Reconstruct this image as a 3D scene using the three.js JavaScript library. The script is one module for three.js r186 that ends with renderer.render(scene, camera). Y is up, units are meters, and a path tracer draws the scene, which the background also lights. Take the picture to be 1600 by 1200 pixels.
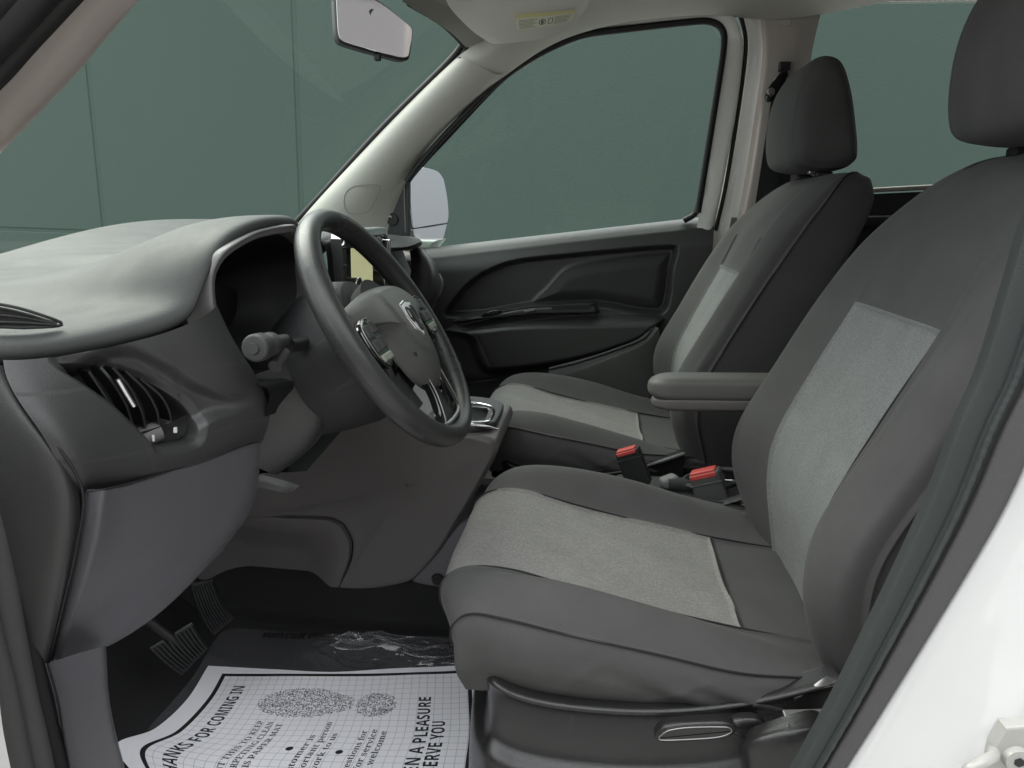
import * as THREE from 'three';
import { mergeGeometries } from 'three/addons/utils/BufferGeometryUtils.js';
import { RoundedBoxGeometry } from 'three/addons/geometries/RoundedBoxGeometry.js';

// ---------- camera, sky, sun, exposure ----------
// metres; +x to the rear of the vehicle, +y up, +z to the driver's open door
const scene = new THREE.Scene();
const camera = new THREE.PerspectiveCamera(56.35, 4 / 3, 0.02, 200);
camera.position.set(0.275, 0.825, 1.34);
camera.rotation.order = 'YXZ';
camera.rotation.set(-0.237, 0.1057, 0.030);
scene.add(camera);
const renderer = new THREE.WebGLRenderer({ antialias: true });
renderer.toneMapping = THREE.LinearToneMapping;
renderer.toneMappingExposure = 2.45;
renderer.shadowMap.enabled = true;
{
  const w = 256, h = 128, d = new Float32Array(w * h * 4);
  for (let j = 0; j < h; j++) for (let i = 0; i < w; i++) {
    const el = Math.sin((j + 0.5 - h / 2) / (h / 2) * Math.PI / 2);   // row 0 is straight down
    const g = el > 0 ? (0.62 + 1.25 * el) / 1.15 : 0.3;                      // overcast sky, brighter overhead
    d.set([0.97 * g, 1.0 * g, 1.02 * g, 1], (j * w + i) * 4);
  }
  const t = new THREE.DataTexture(d, w, h, THREE.RGBAFormat, THREE.FloatType);
  t.mapping = THREE.EquirectangularReflectionMapping; t.magFilter = THREE.LinearFilter; t.needsUpdate = true;
  scene.background = t; scene.environment = t; scene.backgroundIntensity = 1; scene.environmentIntensity = 1;
}
const sun = new THREE.DirectionalLight(0xfff6ea, 1.25);
sun.position.set(-3.0, 4.4, -2.0); sun.target.position.set(0.2, 0.6, 0); scene.add(sun, sun.target);
sun.castShadow = true; sun.shadow.radius = 80; sun.shadow.mapSize.set(2048, 2048);
Object.assign(sun.shadow.camera, { left: -4, right: 4, top: 4, bottom: -4, near: 0.1, far: 20 });

// ---------- helpers ----------
const V = (x, y, z) => new THREE.Vector3(x, y, z);
let seed = 7; const rnd = () => (seed = (seed * 16807) % 2147483647) / 2147483647;
const clamp = (x, a = 0, b = 1) => Math.min(b, Math.max(a, x));
const sm = (a, b, x) => { const t = clamp((x - a) / (b - a)); return t * t * (3 - 2 * t); };
const lerp = (a, b, t) => a + (b - a) * t;
const used = {};
const numbered = n => { used[n] = (used[n] || 0) + 1; return used[n] === 1 ? n : n + '_' + String(used[n] - 1).padStart(3, '0'); };
function thing(name, label, category, pos = [0, 0, 0], group) {
  const o = new THREE.Group(); o.name = numbered(name); o.position.set(...pos); o.userData = { label, category };
  if (group) o.userData.group = group; scene.add(o); return o;
}
// a thing's parts are modelled in vehicle coordinates, then hung from the thing's base point
function seat(o, pos) { for (const c of o.children) c.position.sub(V(...pos)); o.position.add(V(...pos)); return o; }
function obj(name, geo, mat, parent, label) {
  const g = Array.isArray(geo) ? mergeGeometries(geo.map(q => { const n = q.index ? q.toNonIndexed() : q; for (const k of Object.keys(n.attributes)) if (!['position', 'normal', 'uv'].includes(k)) n.deleteAttribute(k); return n; })) : geo;
  const m = new THREE.Mesh(g, mat); m.name = name; m.castShadow = m.receiveShadow = true; if (label) m.userData.label = label;
  (parent || scene).add(m); return m;
}
// smooth surface through a grid of points
const crm = (a, b, c, d, t) => 0.5 * (2 * b + (c - a) * t + (2 * a - 5 * b + 4 * c - d) * t * t + (3 * b - a - 3 * c + d) * t * t * t);
const bs = (a, b, c, d, t) => ((1 - t) ** 3 * a + (3 * t ** 3 - 6 * t * t + 4) * b + (-3 * t ** 3 + 3 * t * t + 3 * t + 1) * c + t ** 3 * d) / 6;
function net(rows, smooth) {
  const cr = smooth ? bs : crm;
  const R = rows.length, C = rows[0].length;
  const at = (i, j) => {
    if (i < 0) { const p = at(0, j), q = at(1, j); return [0, 1, 2].map(k => 2 * p[k] - q[k]); }
    if (i >= R) { const p = at(R - 1, j), q = at(R - 2, j); return [0, 1, 2].map(k => 2 * p[k] - q[k]); }
    if (j < 0) { const p = at(i, 0), q = at(i, 1); return [0, 1, 2].map(k => 2 * p[k] - q[k]); }
    if (j >= C) { const p = at(i, C - 1), q = at(i, C - 2); return [0, 1, 2].map(k => 2 * p[k] - q[k]); }
    return rows[i][j];
  };
  const f = (u, v) => {
    const i = clamp(Math.floor(u), 0, R - 2), j = clamp(Math.floor(v), 0, C - 2), a = u - i, b = v - j, o = [0, 0, 0];
    const g = []; for (let m = -1; m < 3; m++) { const r = []; for (let n = -1; n < 3; n++) r.push(at(i + m, j + n)); g.push(r); }
    for (let k = 0; k < 3; k++) o[k] = cr(...g.map(r => cr(r[0][k], r[1][k], r[2][k], r[3][k], b)), a);
    return V(...o);
  };
  f.R = R - 1; f.C = C - 1; return f;
}
const steps = (a, b, n) => Array.from({ length: n + 1 }, (_, i) => a + (b - a) * i / n);
// samples from a to b, packed closer round the given values
function dense(a, b, n, marks = [], w = 0.06) {
  const s = new Set(steps(a, b, n).map(x => +x.toFixed(5)));
  for (const m of marks) for (const k of [-1, -0.7, -0.45, -0.28, -0.14, 0, 0.14, 0.28, 0.45, 0.7, 1]) { const x = m + k * w; if (x >= a - 1e-6 && x <= b + 1e-6) s.add(+clamp(x, a, b).toFixed(5)); }
  return [...s].sort((x, y) => x - y);
}
const E = 2e-3;
function nrm(f, u, v) { const a = f(u + E, v).sub(f(u - E, v)), b = f(u, v + E).sub(f(u, v - E)); return b.cross(a).normalize(); }
function sheet(f, us, vs, disp) {
  const nu = us.length, nv = vs.length, pos = new Float32Array(nu * nv * 3), uv = new Float32Array(nu * nv * 2), idx = [];
  const P = us.map(u => vs.map(v => { const p = f(u, v); if (disp) p.addScaledVector(nrm(f, u, v), disp(u, v, p)); return p; }));
  const mi = nu >> 1, mj = nv >> 1, cu = [0], cv = [0];
  for (let i = 1; i < nu; i++) cu.push(cu[i - 1] + P[i][mj].distanceTo(P[i - 1][mj]));
  for (let j = 1; j < nv; j++) cv.push(cv[j - 1] + P[mi][j].distanceTo(P[mi][j - 1]));
  for (let i = 0; i < nu; i++) for (let j = 0; j < nv; j++) {
    const k = i * nv + j, p = P[i][j]; pos.set([p.x, p.y, p.z], k * 3); uv.set([cu[i], cv[j]], k * 2);
    if (i && j) idx.push(k - nv - 1, k - nv, k, k - nv - 1, k, k - 1);
  }
  const g = new THREE.BufferGeometry(); g.setAttribute('position', new THREE.BufferAttribute(pos, 3)); g.setAttribute('uv', new THREE.BufferAttribute(uv, 2)); g.setIndex(idx); g.computeVertexNormals(); return g;
}
// relaxes a hand-placed grid so that the surface through it runs smoothly
function ease(rows, n) {
  const R = rows.length, C = rows[0].length;
  for (let k = 0; k < n; k++) rows = rows.map((r, i) => r.map((p, j) => {
    const q = []; if (i && i < R - 1) q.push(rows[i - 1][j], rows[i + 1][j]); if (j && j < C - 1) q.push(r[j - 1], r[j + 1]);
    if ((i === 0 || i === R - 1) && (j === 0 || j === C - 1) || !q.length) return p;
    const e = i === 0 || i === R - 1 ? [r[j - 1], r[j + 1]] : j === 0 || j === C - 1 ? [rows[i - 1][j], rows[i + 1][j]] : q;
    return [0, 1, 2].map(a => 0.6 * p[a] + 0.4 * e.reduce((s, x) => s + x[a], 0) / e.length);
  }));
  return rows;
}
const surf = (rows, nu, nv, disp, smooth) => { const f = net(rows, smooth); return sheet(f, steps(0, f.R, nu), steps(0, f.C, nv), disp); };
// the same surface with a thickness t, edges closed
function shell(rows, nu, nv, t) {
  const f = net(rows), us = steps(0, f.R, nu), vs = steps(0, f.C, nv);
  const b = (u, v) => f(u, v).addScaledVector(nrm(f, u, v), t);
  const edge = (c) => sheet((s, q) => { const [u, v] = c(s); return f(u, v).lerp(b(u, v), q); }, steps(0, 1, Math.max(nu, nv)), [0, 1]);
  return [sheet(f, us, vs), sheet(b, us, vs), edge(s => [0, s * f.C]), edge(s => [f.R, s * f.C]), edge(s => [s * f.R, 0]), edge(s => [s * f.R, f.C])];
}
const curve = (pts, closed = false, ten = 0.5) => new THREE.CatmullRomCurve3(pts.map(p => p.isVector3 ? p : V(...p)), closed, 'catmullrom', ten);
const tube = (pts, r, n = 48, k = 8, closed = false) => new THREE.TubeGeometry(curve(pts, closed), n, r, k, closed);
// outline in two of the axes, pushed along the third; ax 'z': (x,y), 'y': (x,z), 'x': (z,y)
function ext(pts, at, depth, bevel = 0, ax = 'z', smooth = 0, holes = []) {
  const mk = (p, S) => { const s = new S(); if (smooth) { const c = new THREE.CatmullRomCurve3(p.map(q => V(q[0], q[1], 0)), true, 'catmullrom', smooth).getPoints(p.length * 8); s.setFromPoints(c.slice(0, -1).map(q => new THREE.Vector2(q.x, q.y))); } else s.setFromPoints(p.map(q => new THREE.Vector2(...q))); return s; };
  const s = mk(pts, THREE.Shape); for (const h of holes) s.holes.push(mk(h, THREE.Path));
  const g = new THREE.ExtrudeGeometry(s, { depth: Math.max(depth - 2 * bevel, 1e-4), bevelEnabled: bevel > 0, bevelSize: bevel, bevelOffset: -bevel, bevelThickness: bevel, bevelSegments: 4, curveSegments: 8 });
  g.translate(0, 0, bevel + at);
  if (ax === 'y') g.applyMatrix4(new THREE.Matrix4().set(1, 0, 0, 0, 0, 0, 1, 0, 0, 1, 0, 0, 0, 0, 0, 1));
  if (ax === 'x') g.applyMatrix4(new THREE.Matrix4().set(0, 0, 1, 0, 0, 1, 0, 0, 1, 0, 0, 0, 0, 0, 0, 1));
  if (ax !== 'z') { const a = g.attributes.position.array, n = g.attributes.normal.array; for (let i = 0; i < a.length; i += 9) for (let k = 0; k < 3; k++) { let t = a[i + 3 + k]; a[i + 3 + k] = a[i + 6 + k]; a[i + 6 + k] = t; t = n[i + 3 + k]; n[i + 3 + k] = n[i + 6 + k]; n[i + 6 + k] = t; } }
  return g;
}
const box = (w, h, d, r, x, y, z, rx = 0, ry = 0, rz = 0) => { const g = new RoundedBoxGeometry(w, h, d, 3, r); g.rotateX(rx); g.rotateY(ry); g.rotateZ(rz); g.translate(x, y, z); return g; };
const cyl = (r1, r2, h, x, y, z, dir, n = 32) => { const g = new THREE.CylinderGeometry(r1, r2, h, n); g.applyQuaternion(new THREE.Quaternion().setFromUnitVectors(V(0, 1, 0), V(...dir).normalize())); g.translate(x, y, z); return g; };
// signed distance to a closed outline (negative inside)
function sdf(poly, x, y) {
  let d = 1e9, s = 1; const n = poly.length;
  for (let i = 0, j = n - 1; i < n; j = i++) {
    const [ax, ay] = poly[i], [bx, by] = poly[j], ex = bx - ax, ey = by - ay, wx = x - ax, wy = y - ay, t = clamp((wx * ex + wy * ey) / (ex * ex + ey * ey));
    d = Math.min(d, (wx - ex * t) ** 2 + (wy - ey * t) ** 2);
    if ((ay > y) !== (by > y) && x < (bx - ax) * (y - ay) / (by - ay) + ax) s = -s;
  }
  return s * Math.sqrt(d);
}
const round2 = (pts, n = 6, ten = 0.5) => new THREE.CatmullRomCurve3(pts.map(p => V(p[0], p[1], 0)), true, 'catmullrom', ten).getPoints(pts.length * n).slice(0, -1).map(p => [p.x, p.y]);
const XY = a => a.map(p => [p[0], p[1]]), ZY = a => a.map(p => [p[2], p[1]]);

// ---------- textures ----------
function noise(size, cells, sx = 1) {
  const cx = cells, cy = Math.max(2, Math.round(cells / sx)), g = Array.from({ length: cx * cy }, () => rnd());
  return (x, y) => { const u = x / size * cx, v = y / size * cy, i = Math.floor(u), j = Math.floor(v), a = sm(0, 1, u - i), b = sm(0, 1, v - j), q = (m, n) => g[((n % cy + cy) % cy) * cx + (m % cx + cx) % cx]; return lerp(lerp(q(i, j), q(i + 1, j), a), lerp(q(i, j + 1), q(i + 1, j + 1), a), b); };
}
function tex(size, fn, metres, srgb) {
  const d = new Uint8Array(size * size * 4);
  for (let y = 0; y < size; y++) for (let x = 0; x < size; x++) { const c = fn(x, y), k = (y * size + x) * 4; for (let i = 0; i < 3; i++) d[k + i] = clamp((Array.isArray(c) ? c[i] : c) * 255, 0, 255); d[k + 3] = 255; }
  const t = new THREE.DataTexture(d, size, size); t.wrapS = t.wrapT = THREE.RepeatWrapping; t.magFilter = THREE.LinearFilter; t.minFilter = THREE.LinearMipmapLinearFilter; t.generateMipmaps = true; t.repeat.set(1 / metres, 1 / metres); if (srgb) t.colorSpace = THREE.SRGBColorSpace; t.needsUpdate = true; return t;
}
const nA = noise(512, 128), nB = noise(512, 40), nC = noise(512, 8), nD = noise(512, 256);
const rim = (x, y, h) => lerp(0.5, h, clamp(Math.min(x, y, 511 - x, 511 - y) / 7));   // calm the tile's border
const grain = tex(512, (x, y) => rim(x, y, 0.5 * nA(x, y) + 0.5 * nD(x, y)), 0.10);
const patchy = tex(512, (x, y) => 0.80 + 0.14 * nC(x, y) + 0.05 * nB(x, y) + 0.03 * nD(x, y), 0.35);
const weaveH = tex(512, (x, y) => rim(x, y, 0.5 + 0.22 * Math.sin(x * Math.PI / 2) * Math.sin(y * Math.PI / 2) + 0.28 * (nD(x, y) - 0.5)), 0.22);
const s1 = noise(512, 28, 0.11), s2 = noise(512, 90, 0.35), s3 = noise(512, 250);
const heather = (dark, light, stretch) => tex(512, (x, y) => {
  const k = stretch ? 0.16 + 0.14 * s1(x, y) + 0.22 * s2(x, y) + 0.34 * s3(x, y) : 0.2 + 0.1 * s2(x, y) + 0.1 * s2(y, x) + 0.42 * s3(x, y);
  const t = sm(0.22, 0.78, k) * 0.85 + 0.15 * nC(x, y); return [0, 1, 2].map(i => lerp(dark[i], light[i], t));
}, 0.2, true);

// ---------- materials (linear base colours) ----------
const lin = (r, g, b) => new THREE.Color().setRGB(r, g, b);
const std = (c, roughness, o = {}) => new THREE.MeshPhysicalMaterial({ color: lin(...c), roughness, side: THREE.DoubleSide, ...o });
const plastic = (c, r = 0.5, o = {}) => std(c, r, { bumpMap: grain, bumpScale: 0.0003, roughnessMap: patchy, ...o });
const M = {
  dash: plastic([0.040, 0.040, 0.040], 0.40, { bumpScale: 0.0002 }), dashTop: plastic([0.042, 0.044, 0.0432], 0.56, { specularIntensity: 0.6 }), lower: plastic([0.105, 0.102, 0.113], 0.5),
  console: plastic([0.105, 0.097, 0.094], 0.5), door: plastic([0.040, 0.041, 0.039], 0.42), doorCloth: std([0.04, 0.041, 0.039], 0.9, { bumpMap: weaveH, bumpScale: 0.0004 }),
  black: plastic([0.012, 0.012, 0.013], 0.5), void: std([0.012, 0.012, 0.013], 0.55), gloss: std([0.006, 0.006, 0.007], 0.08, { clearcoat: 1, clearcoatRoughness: 0.05 }),
  grey: plastic([0.17, 0.165, 0.165], 0.34), silver: std([0.72, 0.72, 0.72], 0.22, { metalness: 1 }), chrome: std([0.85, 0.85, 0.85], 0.08, { metalness: 1 }), steel: std([0.42, 0.41, 0.40], 0.38, { metalness: 1 }),
  trim: plastic([0.47, 0.455, 0.41], 0.6), visor: plastic([0.62, 0.605, 0.55], 0.7), trimTaupe: plastic([0.44, 0.40, 0.37], 0.8), liner: std([0.29, 0.272, 0.25], 0.95, { bumpMap: weaveH, bumpScale: 0.0005 }),
  white: std([0.60, 0.60, 0.59], 0.25, { clearcoat: 1, clearcoatRoughness: 0.05 }), frame: std([0.66, 0.66, 0.62], 0.35, { clearcoat: 0.6 }),
  rubber: plastic([0.028, 0.033, 0.032], 0.75), rubberGrey: plastic([0.07, 0.068, 0.068], 0.65), seal: std([0.006, 0.006, 0.006], 0.6),
  cloth: std([0.07, 0.069, 0.0675], 0.92, { bumpMap: weaveH, bumpScale: 0.0006, map: patchy, sheen: 0.35, sheenRoughness: 0.6, sheenColor: lin(0.3, 0.3, 0.3) }),
  insert: std([1, 1, 1], 0.95, { map: heather([0.39, 0.388, 0.378], [0.555, 0.548, 0.535], true), bumpMap: weaveH, bumpScale: 0.0006 }),
  insertBack: std([1, 1, 1], 0.95, { map: heather([0.37, 0.376, 0.372], [0.52, 0.528, 0.523], false), bumpMap: weaveH, bumpScale: 0.0006 }),
  seam: std([0.012, 0.012, 0.012], 0.9), hub: plastic([0.08, 0.08, 0.074], 0.42), leather: plastic([0.032, 0.033, 0.032], 0.32), leatherDark: plastic([0.016, 0.016, 0.017], 0.4), armrest: plastic([0.10, 0.098, 0.09], 0.55),
  carpet: std([0.011, 0.011, 0.012], 1, { bumpMap: weaveH, bumpScale: 0.002 }), red: std([0.5, 0.06, 0.05], 0.4), striker: std([0.38, 0.375, 0.35], 0.35, { clearcoat: 0.5 }), base: plastic([0.018, 0.0175, 0.0175], 0.26),
  film: std([0.92, 0.92, 0.95], 0.07, { transmission: 0.95, thickness: 0, ior: 1.6, specularIntensity: 1 }), glass: std([0.86, 0.935, 0.90], 0.02, { specularIntensity: 0.15, transmission: 1, thickness: 0, ior: 1.5 }), mirror: std([0.82, 0.80, 0.84], 0.06, { metalness: 1 }), tinted: std([0.25, 0.245, 0.26], 0.06, { metalness: 1 }),
};
const rectZY = (z0, z1, y1, y0) => [[z0, y1], [z1, y1], [z1, y0], [z0, y0]];

// ---------- ground and the wall beyond the windows ----------
{
  const g = new THREE.PlaneGeometry(60, 60); g.rotateX(-Math.PI / 2); g.translate(0, -0.42, 0);
  const gm = obj('ground', g, plastic([0.36, 0.35, 0.34], 0.9)); gm.userData.kind = 'structure';
  // the yard's other side, behind the open door: a grey rendered wall under the sky
  const yard = obj('yard_wall', box(14, 4.4, 0.2, 0.01, 6.2, 1.78, 5.2), plastic([0.16, 0.16, 0.155], 0.9)); yard.userData.kind = 'structure';
  const wall = new THREE.Group(); wall.name = 'wall'; wall.userData.kind = 'structure'; scene.add(wall);
  const wp = std([0.042, 0.066, 0.056], 0.8, { bumpMap: grain, bumpScale: 0.001 });
  obj('backing', box(16, 2.59, 0.06, 0.004, 0, 0.875, -3.649), wp, wall);
  for (const [x0, x1, y0, y1] of [[-8, -3.257, -0.42, 0.585], [-8, -3.257, 0.585, 2.18], [-3.257, -1.765, -0.42, 2.18], [-1.765, 8, -0.42, 2.18]])
    obj('wall_panel', box(x1 - x0 - 0.03, y1 - y0 - 0.022, 0.022, 0.010, (x0 + x1) / 2, (y0 + y1) / 2, -3.622), wp, wall);
}

// ---------- van body: pillars, roof, glass, floor ----------
const van = thing('van_body', 'van cabin shell with grey roof lining and pillars around the seats', 'van');
{
  // passenger side windscreen pillar
  const rows = [
    [[-0.619, 0.689, -0.64], [-0.569, 0.692, -0.625], [-0.472, 0.7, -0.64], [-0.373, 0.705, -0.69], [-0.317, 0.709, -0.72]],
    [[-0.543, 0.789, -0.64], [-0.5, 0.794, -0.625], [-0.423, 0.796, -0.64], [-0.347, 0.798, -0.69], [-0.305, 0.8, -0.72]],
    [[-0.414, 0.92, -0.65], [-0.371, 0.92, -0.63], [-0.319, 0.919, -0.645], [-0.274, 0.915, -0.68], [-0.246, 0.934, -0.71]],
    [[-0.304, 1.03, -0.65], [-0.26, 1.035, -0.63], [-0.197, 1.046, -0.645], [-0.151, 1.041, -0.675], [-0.132, 1.054, -0.7]],
    [[-0.197, 1.129, -0.645], [-0.155, 1.13, -0.625], [-0.097, 1.133, -0.64], [-0.055, 1.126, -0.665], [-0.033, 1.135, -0.69]],
    [[-0.108, 1.205, -0.64], [-0.077, 1.201, -0.62], [-0.034, 1.183, -0.635], [0.002, 1.168, -0.655], [0.039, 1.185, -0.68]]];
  obj('windscreen_pillar', surf(rows, 60, 30, (u, v) => 0.006 * Math.sin(Math.PI * clamp(v / 4)), true), M.trim, van, 'pale grey moulded trim on the far windscreen pillar');
  const em = [[-0.413, 0.845, -0.63], [-0.387, 0.876, -0.63], [-0.319, 0.881, -0.645], [-0.331, 0.851, -0.66], [-0.354, 0.812, -0.655], [-0.403, 0.806, -0.635]];
  obj('pillar_marking', tube(em, 0.0008, 60, 6, true), M.grey, van);
  // strip above the far door, from the pillar joint to the rear pillar
  const rail = [
    [[-0.13, 1.19, -0.652], [-0.089, 1.186, -0.632], [-0.041, 1.161, -0.652], [-0.01, 1.147, -0.675], [0.017, 1.165, -0.7]],
    [[-0.09, 1.219, -0.635], [-0.013, 1.204, -0.6], [0.057, 1.204, -0.63], [0.078, 1.212, -0.655], [0.098, 1.23, -0.685]],
    [[-0.054, 1.234, -0.62], [0.054, 1.242, -0.57], [0.139, 1.245, -0.61], [0.182, 1.265, -0.65], [0.203, 1.279, -0.68]],
    [[0.047, 1.273, -0.56], [0.173, 1.287, -0.53], [0.28, 1.285, -0.6], [0.336, 1.296, -0.64], [0.361, 1.309, -0.67]],
    [[0.204, 1.314, -0.45], [0.335, 1.323, -0.5], [0.455, 1.31, -0.59], [0.507, 1.305, -0.63], [0.525, 1.326, -0.665]],
    [[0.383, 1.338, -0.4], [0.492, 1.347, -0.5], [0.606, 1.325, -0.6], [0.651, 1.312, -0.64], [0.666, 1.3, -0.675]],
    [[0.611, 1.349, -0.4], [0.674, 1.36, -0.5], [0.782, 1.344, -0.6], [0.808, 1.338, -0.65], [0.819, 1.322, -0.68]],
    [[0.893, 1.372, -0.4], [0.944, 1.384, -0.5], [1.003, 1.363, -0.6], [1.031, 1.366, -0.65], [1.043, 1.368, -0.68]]];
  obj('roof_rail_trim', surf(rail, 90, 30, null, true), M.trim, van);
  obj('roof_lining', [shell([[[-0.12, 1.262, -0.64], [-0.16, 1.268, -0.3], [-0.17, 1.27, 0], [-0.16, 1.268, 0.3], [-0.12, 1.262, 0.64]], [[0.3, 1.33, -0.57], [0.3, 1.345, -0.3], [0.3, 1.35, 0], [0.3, 1.345, 0.3], [0.3, 1.32, 0.62]], [[1.0, 1.36, -0.6], [1.0, 1.375, -0.3], [1.0, 1.38, 0], [1.0, 1.375, 0.3], [1.0, 1.35, 0.66]], [[2.4, 1.36, -0.6], [2.4, 1.375, -0.3], [2.4, 1.38, 0], [2.4, 1.375, 0.3], [2.4, 1.35, 0.66]]], 40, 30, 0.02)].flat(), M.liner, van);
  obj('roof_panel', [ext([[-0.16, -0.70], [2.5, -0.72], [2.5, 0.72], [-0.16, 0.70]], 1.415, 0.02, 0.004, 'y'), ext([[-0.05, 1.29], [0.6, 1.335], [2.4, 1.36], [2.4, 1.42], [-0.05, 1.42]], 0.645, 0.07, 0.006), ext([[0.0, 1.30], [0.6, 1.355], [2.4, 1.37], [2.4, 1.42], [0.0, 1.42]], -0.735, 0.03, 0.006)], M.white, van);
  // near windscreen pillar with its black door seal

  obj('windscreen_pillar', surf([
    [[-0.361, 0.892, 0.655], [-0.371, 0.873, 0.625], [-0.367, 0.86, 0.615], [-0.343, 0.859, 0.63]], [[-0.311, 0.933, 0.65], [-0.345, 0.909, 0.615], [-0.358, 0.88, 0.605], [-0.346, 0.868, 0.62]], [[-0.272, 0.971, 0.645], [-0.283, 0.964, 0.61], [-0.274, 0.952, 0.6], [-0.261, 0.942, 0.615]], [[-0.234, 1.01, 0.64], [-0.23, 1.015, 0.605], [-0.202, 1.017, 0.595], [-0.185, 1.015, 0.61]], [[-0.177, 1.066, 0.63], [-0.164, 1.068, 0.6], [-0.136, 1.068, 0.59], [-0.119, 1.067, 0.6]]], 40, 18), M.trimTaupe, van, 'taupe trim on the near windscreen pillar');
  obj('door_seal', [tube([[-0.384, 0.878, 0.67], [-0.316, 0.931, 0.66], [-0.274, 0.97, 0.655], [-0.234, 1.007, 0.65], [-0.17, 1.068, 0.64]], 0.012, 60, 10), tube([[-0.381, 0.89, 0.69], [-0.323, 0.938, 0.68], [-0.276, 0.975, 0.675], [-0.243, 1.007, 0.67], [-0.188, 1.061, 0.66]], 0.016, 60, 10), tube([[-0.372, 0.923, 0.7], [-0.309, 0.969, 0.69], [-0.26, 1.014, 0.68]], 0.02, 60, 10)], M.seal, van);
  // windscreen and its dark border
  const ws = [];
  for (let i = 0; i <= 8; i++) { const z = lerp(-0.655, 0.625, i / 8), q = 1 - (z / 0.65) ** 2; ws.push([[-0.57 - 0.26 * q, 0.775 - 0.05 * q, z * 1.0], [-0.33 - 0.17 * q, 1.03 - 0.03 * q, z * 0.985], [-0.09 - 0.09 * q, 1.245 + 0.025 * q, z * 0.97]]); }
  obj('windscreen', surf(ws, 40, 24), M.glass, van);
  obj('windscreen_border', [tube([[-0.609, 0.73, -0.655], [-0.493, 0.848, -0.66], [-0.306, 1.036, -0.657], [-0.13, 1.197, -0.65], [-0.081, 1.251, -0.64]], 0.009, 60, 8), tube([[-0.102, 1.196, -0.645], [-0.081, 1.223, -0.64], [-0.088, 1.24, -0.62], [-0.116, 1.258, -0.5], [-0.151, 1.257, -0.33]], 0.008, 60, 8)], M.seal, van);
  // far rear pillar: cream door shut face, beige trim, dark foot
  obj('rear_pillar_face', surf([[[0.602, 1.344, -0.71], [0.634, 1.327, -0.7], [0.673, 1.314, -0.695]], [[0.623, 1.273, -0.715], [0.652, 1.27, -0.7], [0.681, 1.26, -0.695]], [[0.618, 1.089, -0.73], [0.645, 1.087, -0.715], [0.683, 1.083, -0.705]], [[0.597, 0.814, -0.75], [0.625, 0.815, -0.735], [0.671, 0.818, -0.725]], [[0.597, 0.673, -0.75], [0.612, 0.674, -0.745], [0.652, 0.677, -0.73]]], 40, 10), M.frame, van);
  obj('rear_pillar_trim', surf([[[0.662, 1.31, -0.69], [0.678, 1.323, -0.685], [0.746, 1.338, -0.685], [0.812, 1.354, -0.7]], [[0.676, 1.223, -0.69], [0.694, 1.224, -0.68], [0.75, 1.225, -0.68], [0.799, 1.232, -0.7]], [[0.673, 1.07, -0.7], [0.694, 1.069, -0.69], [0.748, 1.067, -0.69], [0.799, 1.073, -0.71]], [[0.667, 0.925, -0.71], [0.689, 0.925, -0.7], [0.745, 0.927, -0.7], [0.802, 0.929, -0.72]], [[0.658, 0.808, -0.72], [0.679, 0.809, -0.71], [0.74, 0.81, -0.71], [0.808, 0.812, -0.73]]], 50, 24, (u, v) => -0.006 * sm(0.45, 0.25, Math.abs(v - 1.1)) * sm(1.6, 2.2, u)), M.trimTaupe, van);
  obj('trim_plug', ext([[-0.0125, -0.006], [0, -0.0085], [0.0125, -0.006], [0.0165, 0], [0.0125, 0.006], [0, 0.0085], [-0.0125, 0.006], [-0.0165, 0]], 0, 0.006, 0.002, 'z', 0.5).translate(...[0.72, 1.302, -0.683]), M.trimTaupe, van);
  obj('pillar_foot', surf([[[0.597, 0.823, -0.755], [0.629, 0.824, -0.74], [0.691, 0.826, -0.71], [0.807, 0.829, -0.72]], [[0.582, 0.689, -0.765], [0.615, 0.692, -0.75], [0.679, 0.696, -0.72], [0.808, 0.7, -0.73]], [[0.557, 0.456, -0.775], [0.591, 0.46, -0.76], [0.658, 0.469, -0.73], [0.801, 0.474, -0.74]]], 20, 16), M.door, van);
  // cargo side behind the seats, with its window
  obj('cargo_side_panel', [ext([[0.74, -0.1], [2.4, -0.1], [2.4, 1.0], [1.115, 0.905], [0.985, 0.895], [0.74, 0.88]], -0.82, 0.05, 0.008), ext([[0.80, 0.80], [2.4, 0.88], [2.4, 0.905], [0.80, 0.83]], -0.765, 0.02, 0.006)], M.door, van);
  obj('cargo_sill_trim', ext([[0.74, 0.884], [0.985, 0.899], [1.115, 0.909], [2.4, 1.004], [2.4, 1.018], [1.115, 0.922], [0.985, 0.911], [0.74, 0.896]], -0.80, 0.04, 0.004), M.trimTaupe, van);
  obj('side_window', surf([[[0.84, 0.899, -0.78], [1.244, 0.926, -0.78], [2.35, 1.0, -0.78]], [[0.79, 1.36, -0.73], [1.3, 1.39, -0.73], [2.35, 1.39, -0.73]]], 4, 10), M.glass, van);
  obj('rear_wall', box(0.03, 1.6, 1.5, 0.01, 2.42, 0.65, 0), M.door, van);
  obj('cargo_side_panel', ext([[0.80, -0.1], [2.4, -0.1], [2.4, 1.38], [0.80, 1.38]], 0.80, 0.04, 0.006), M.door, van);
  // floor carpet with the tunnel and the sloping toe board
  const fl = [];
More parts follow.
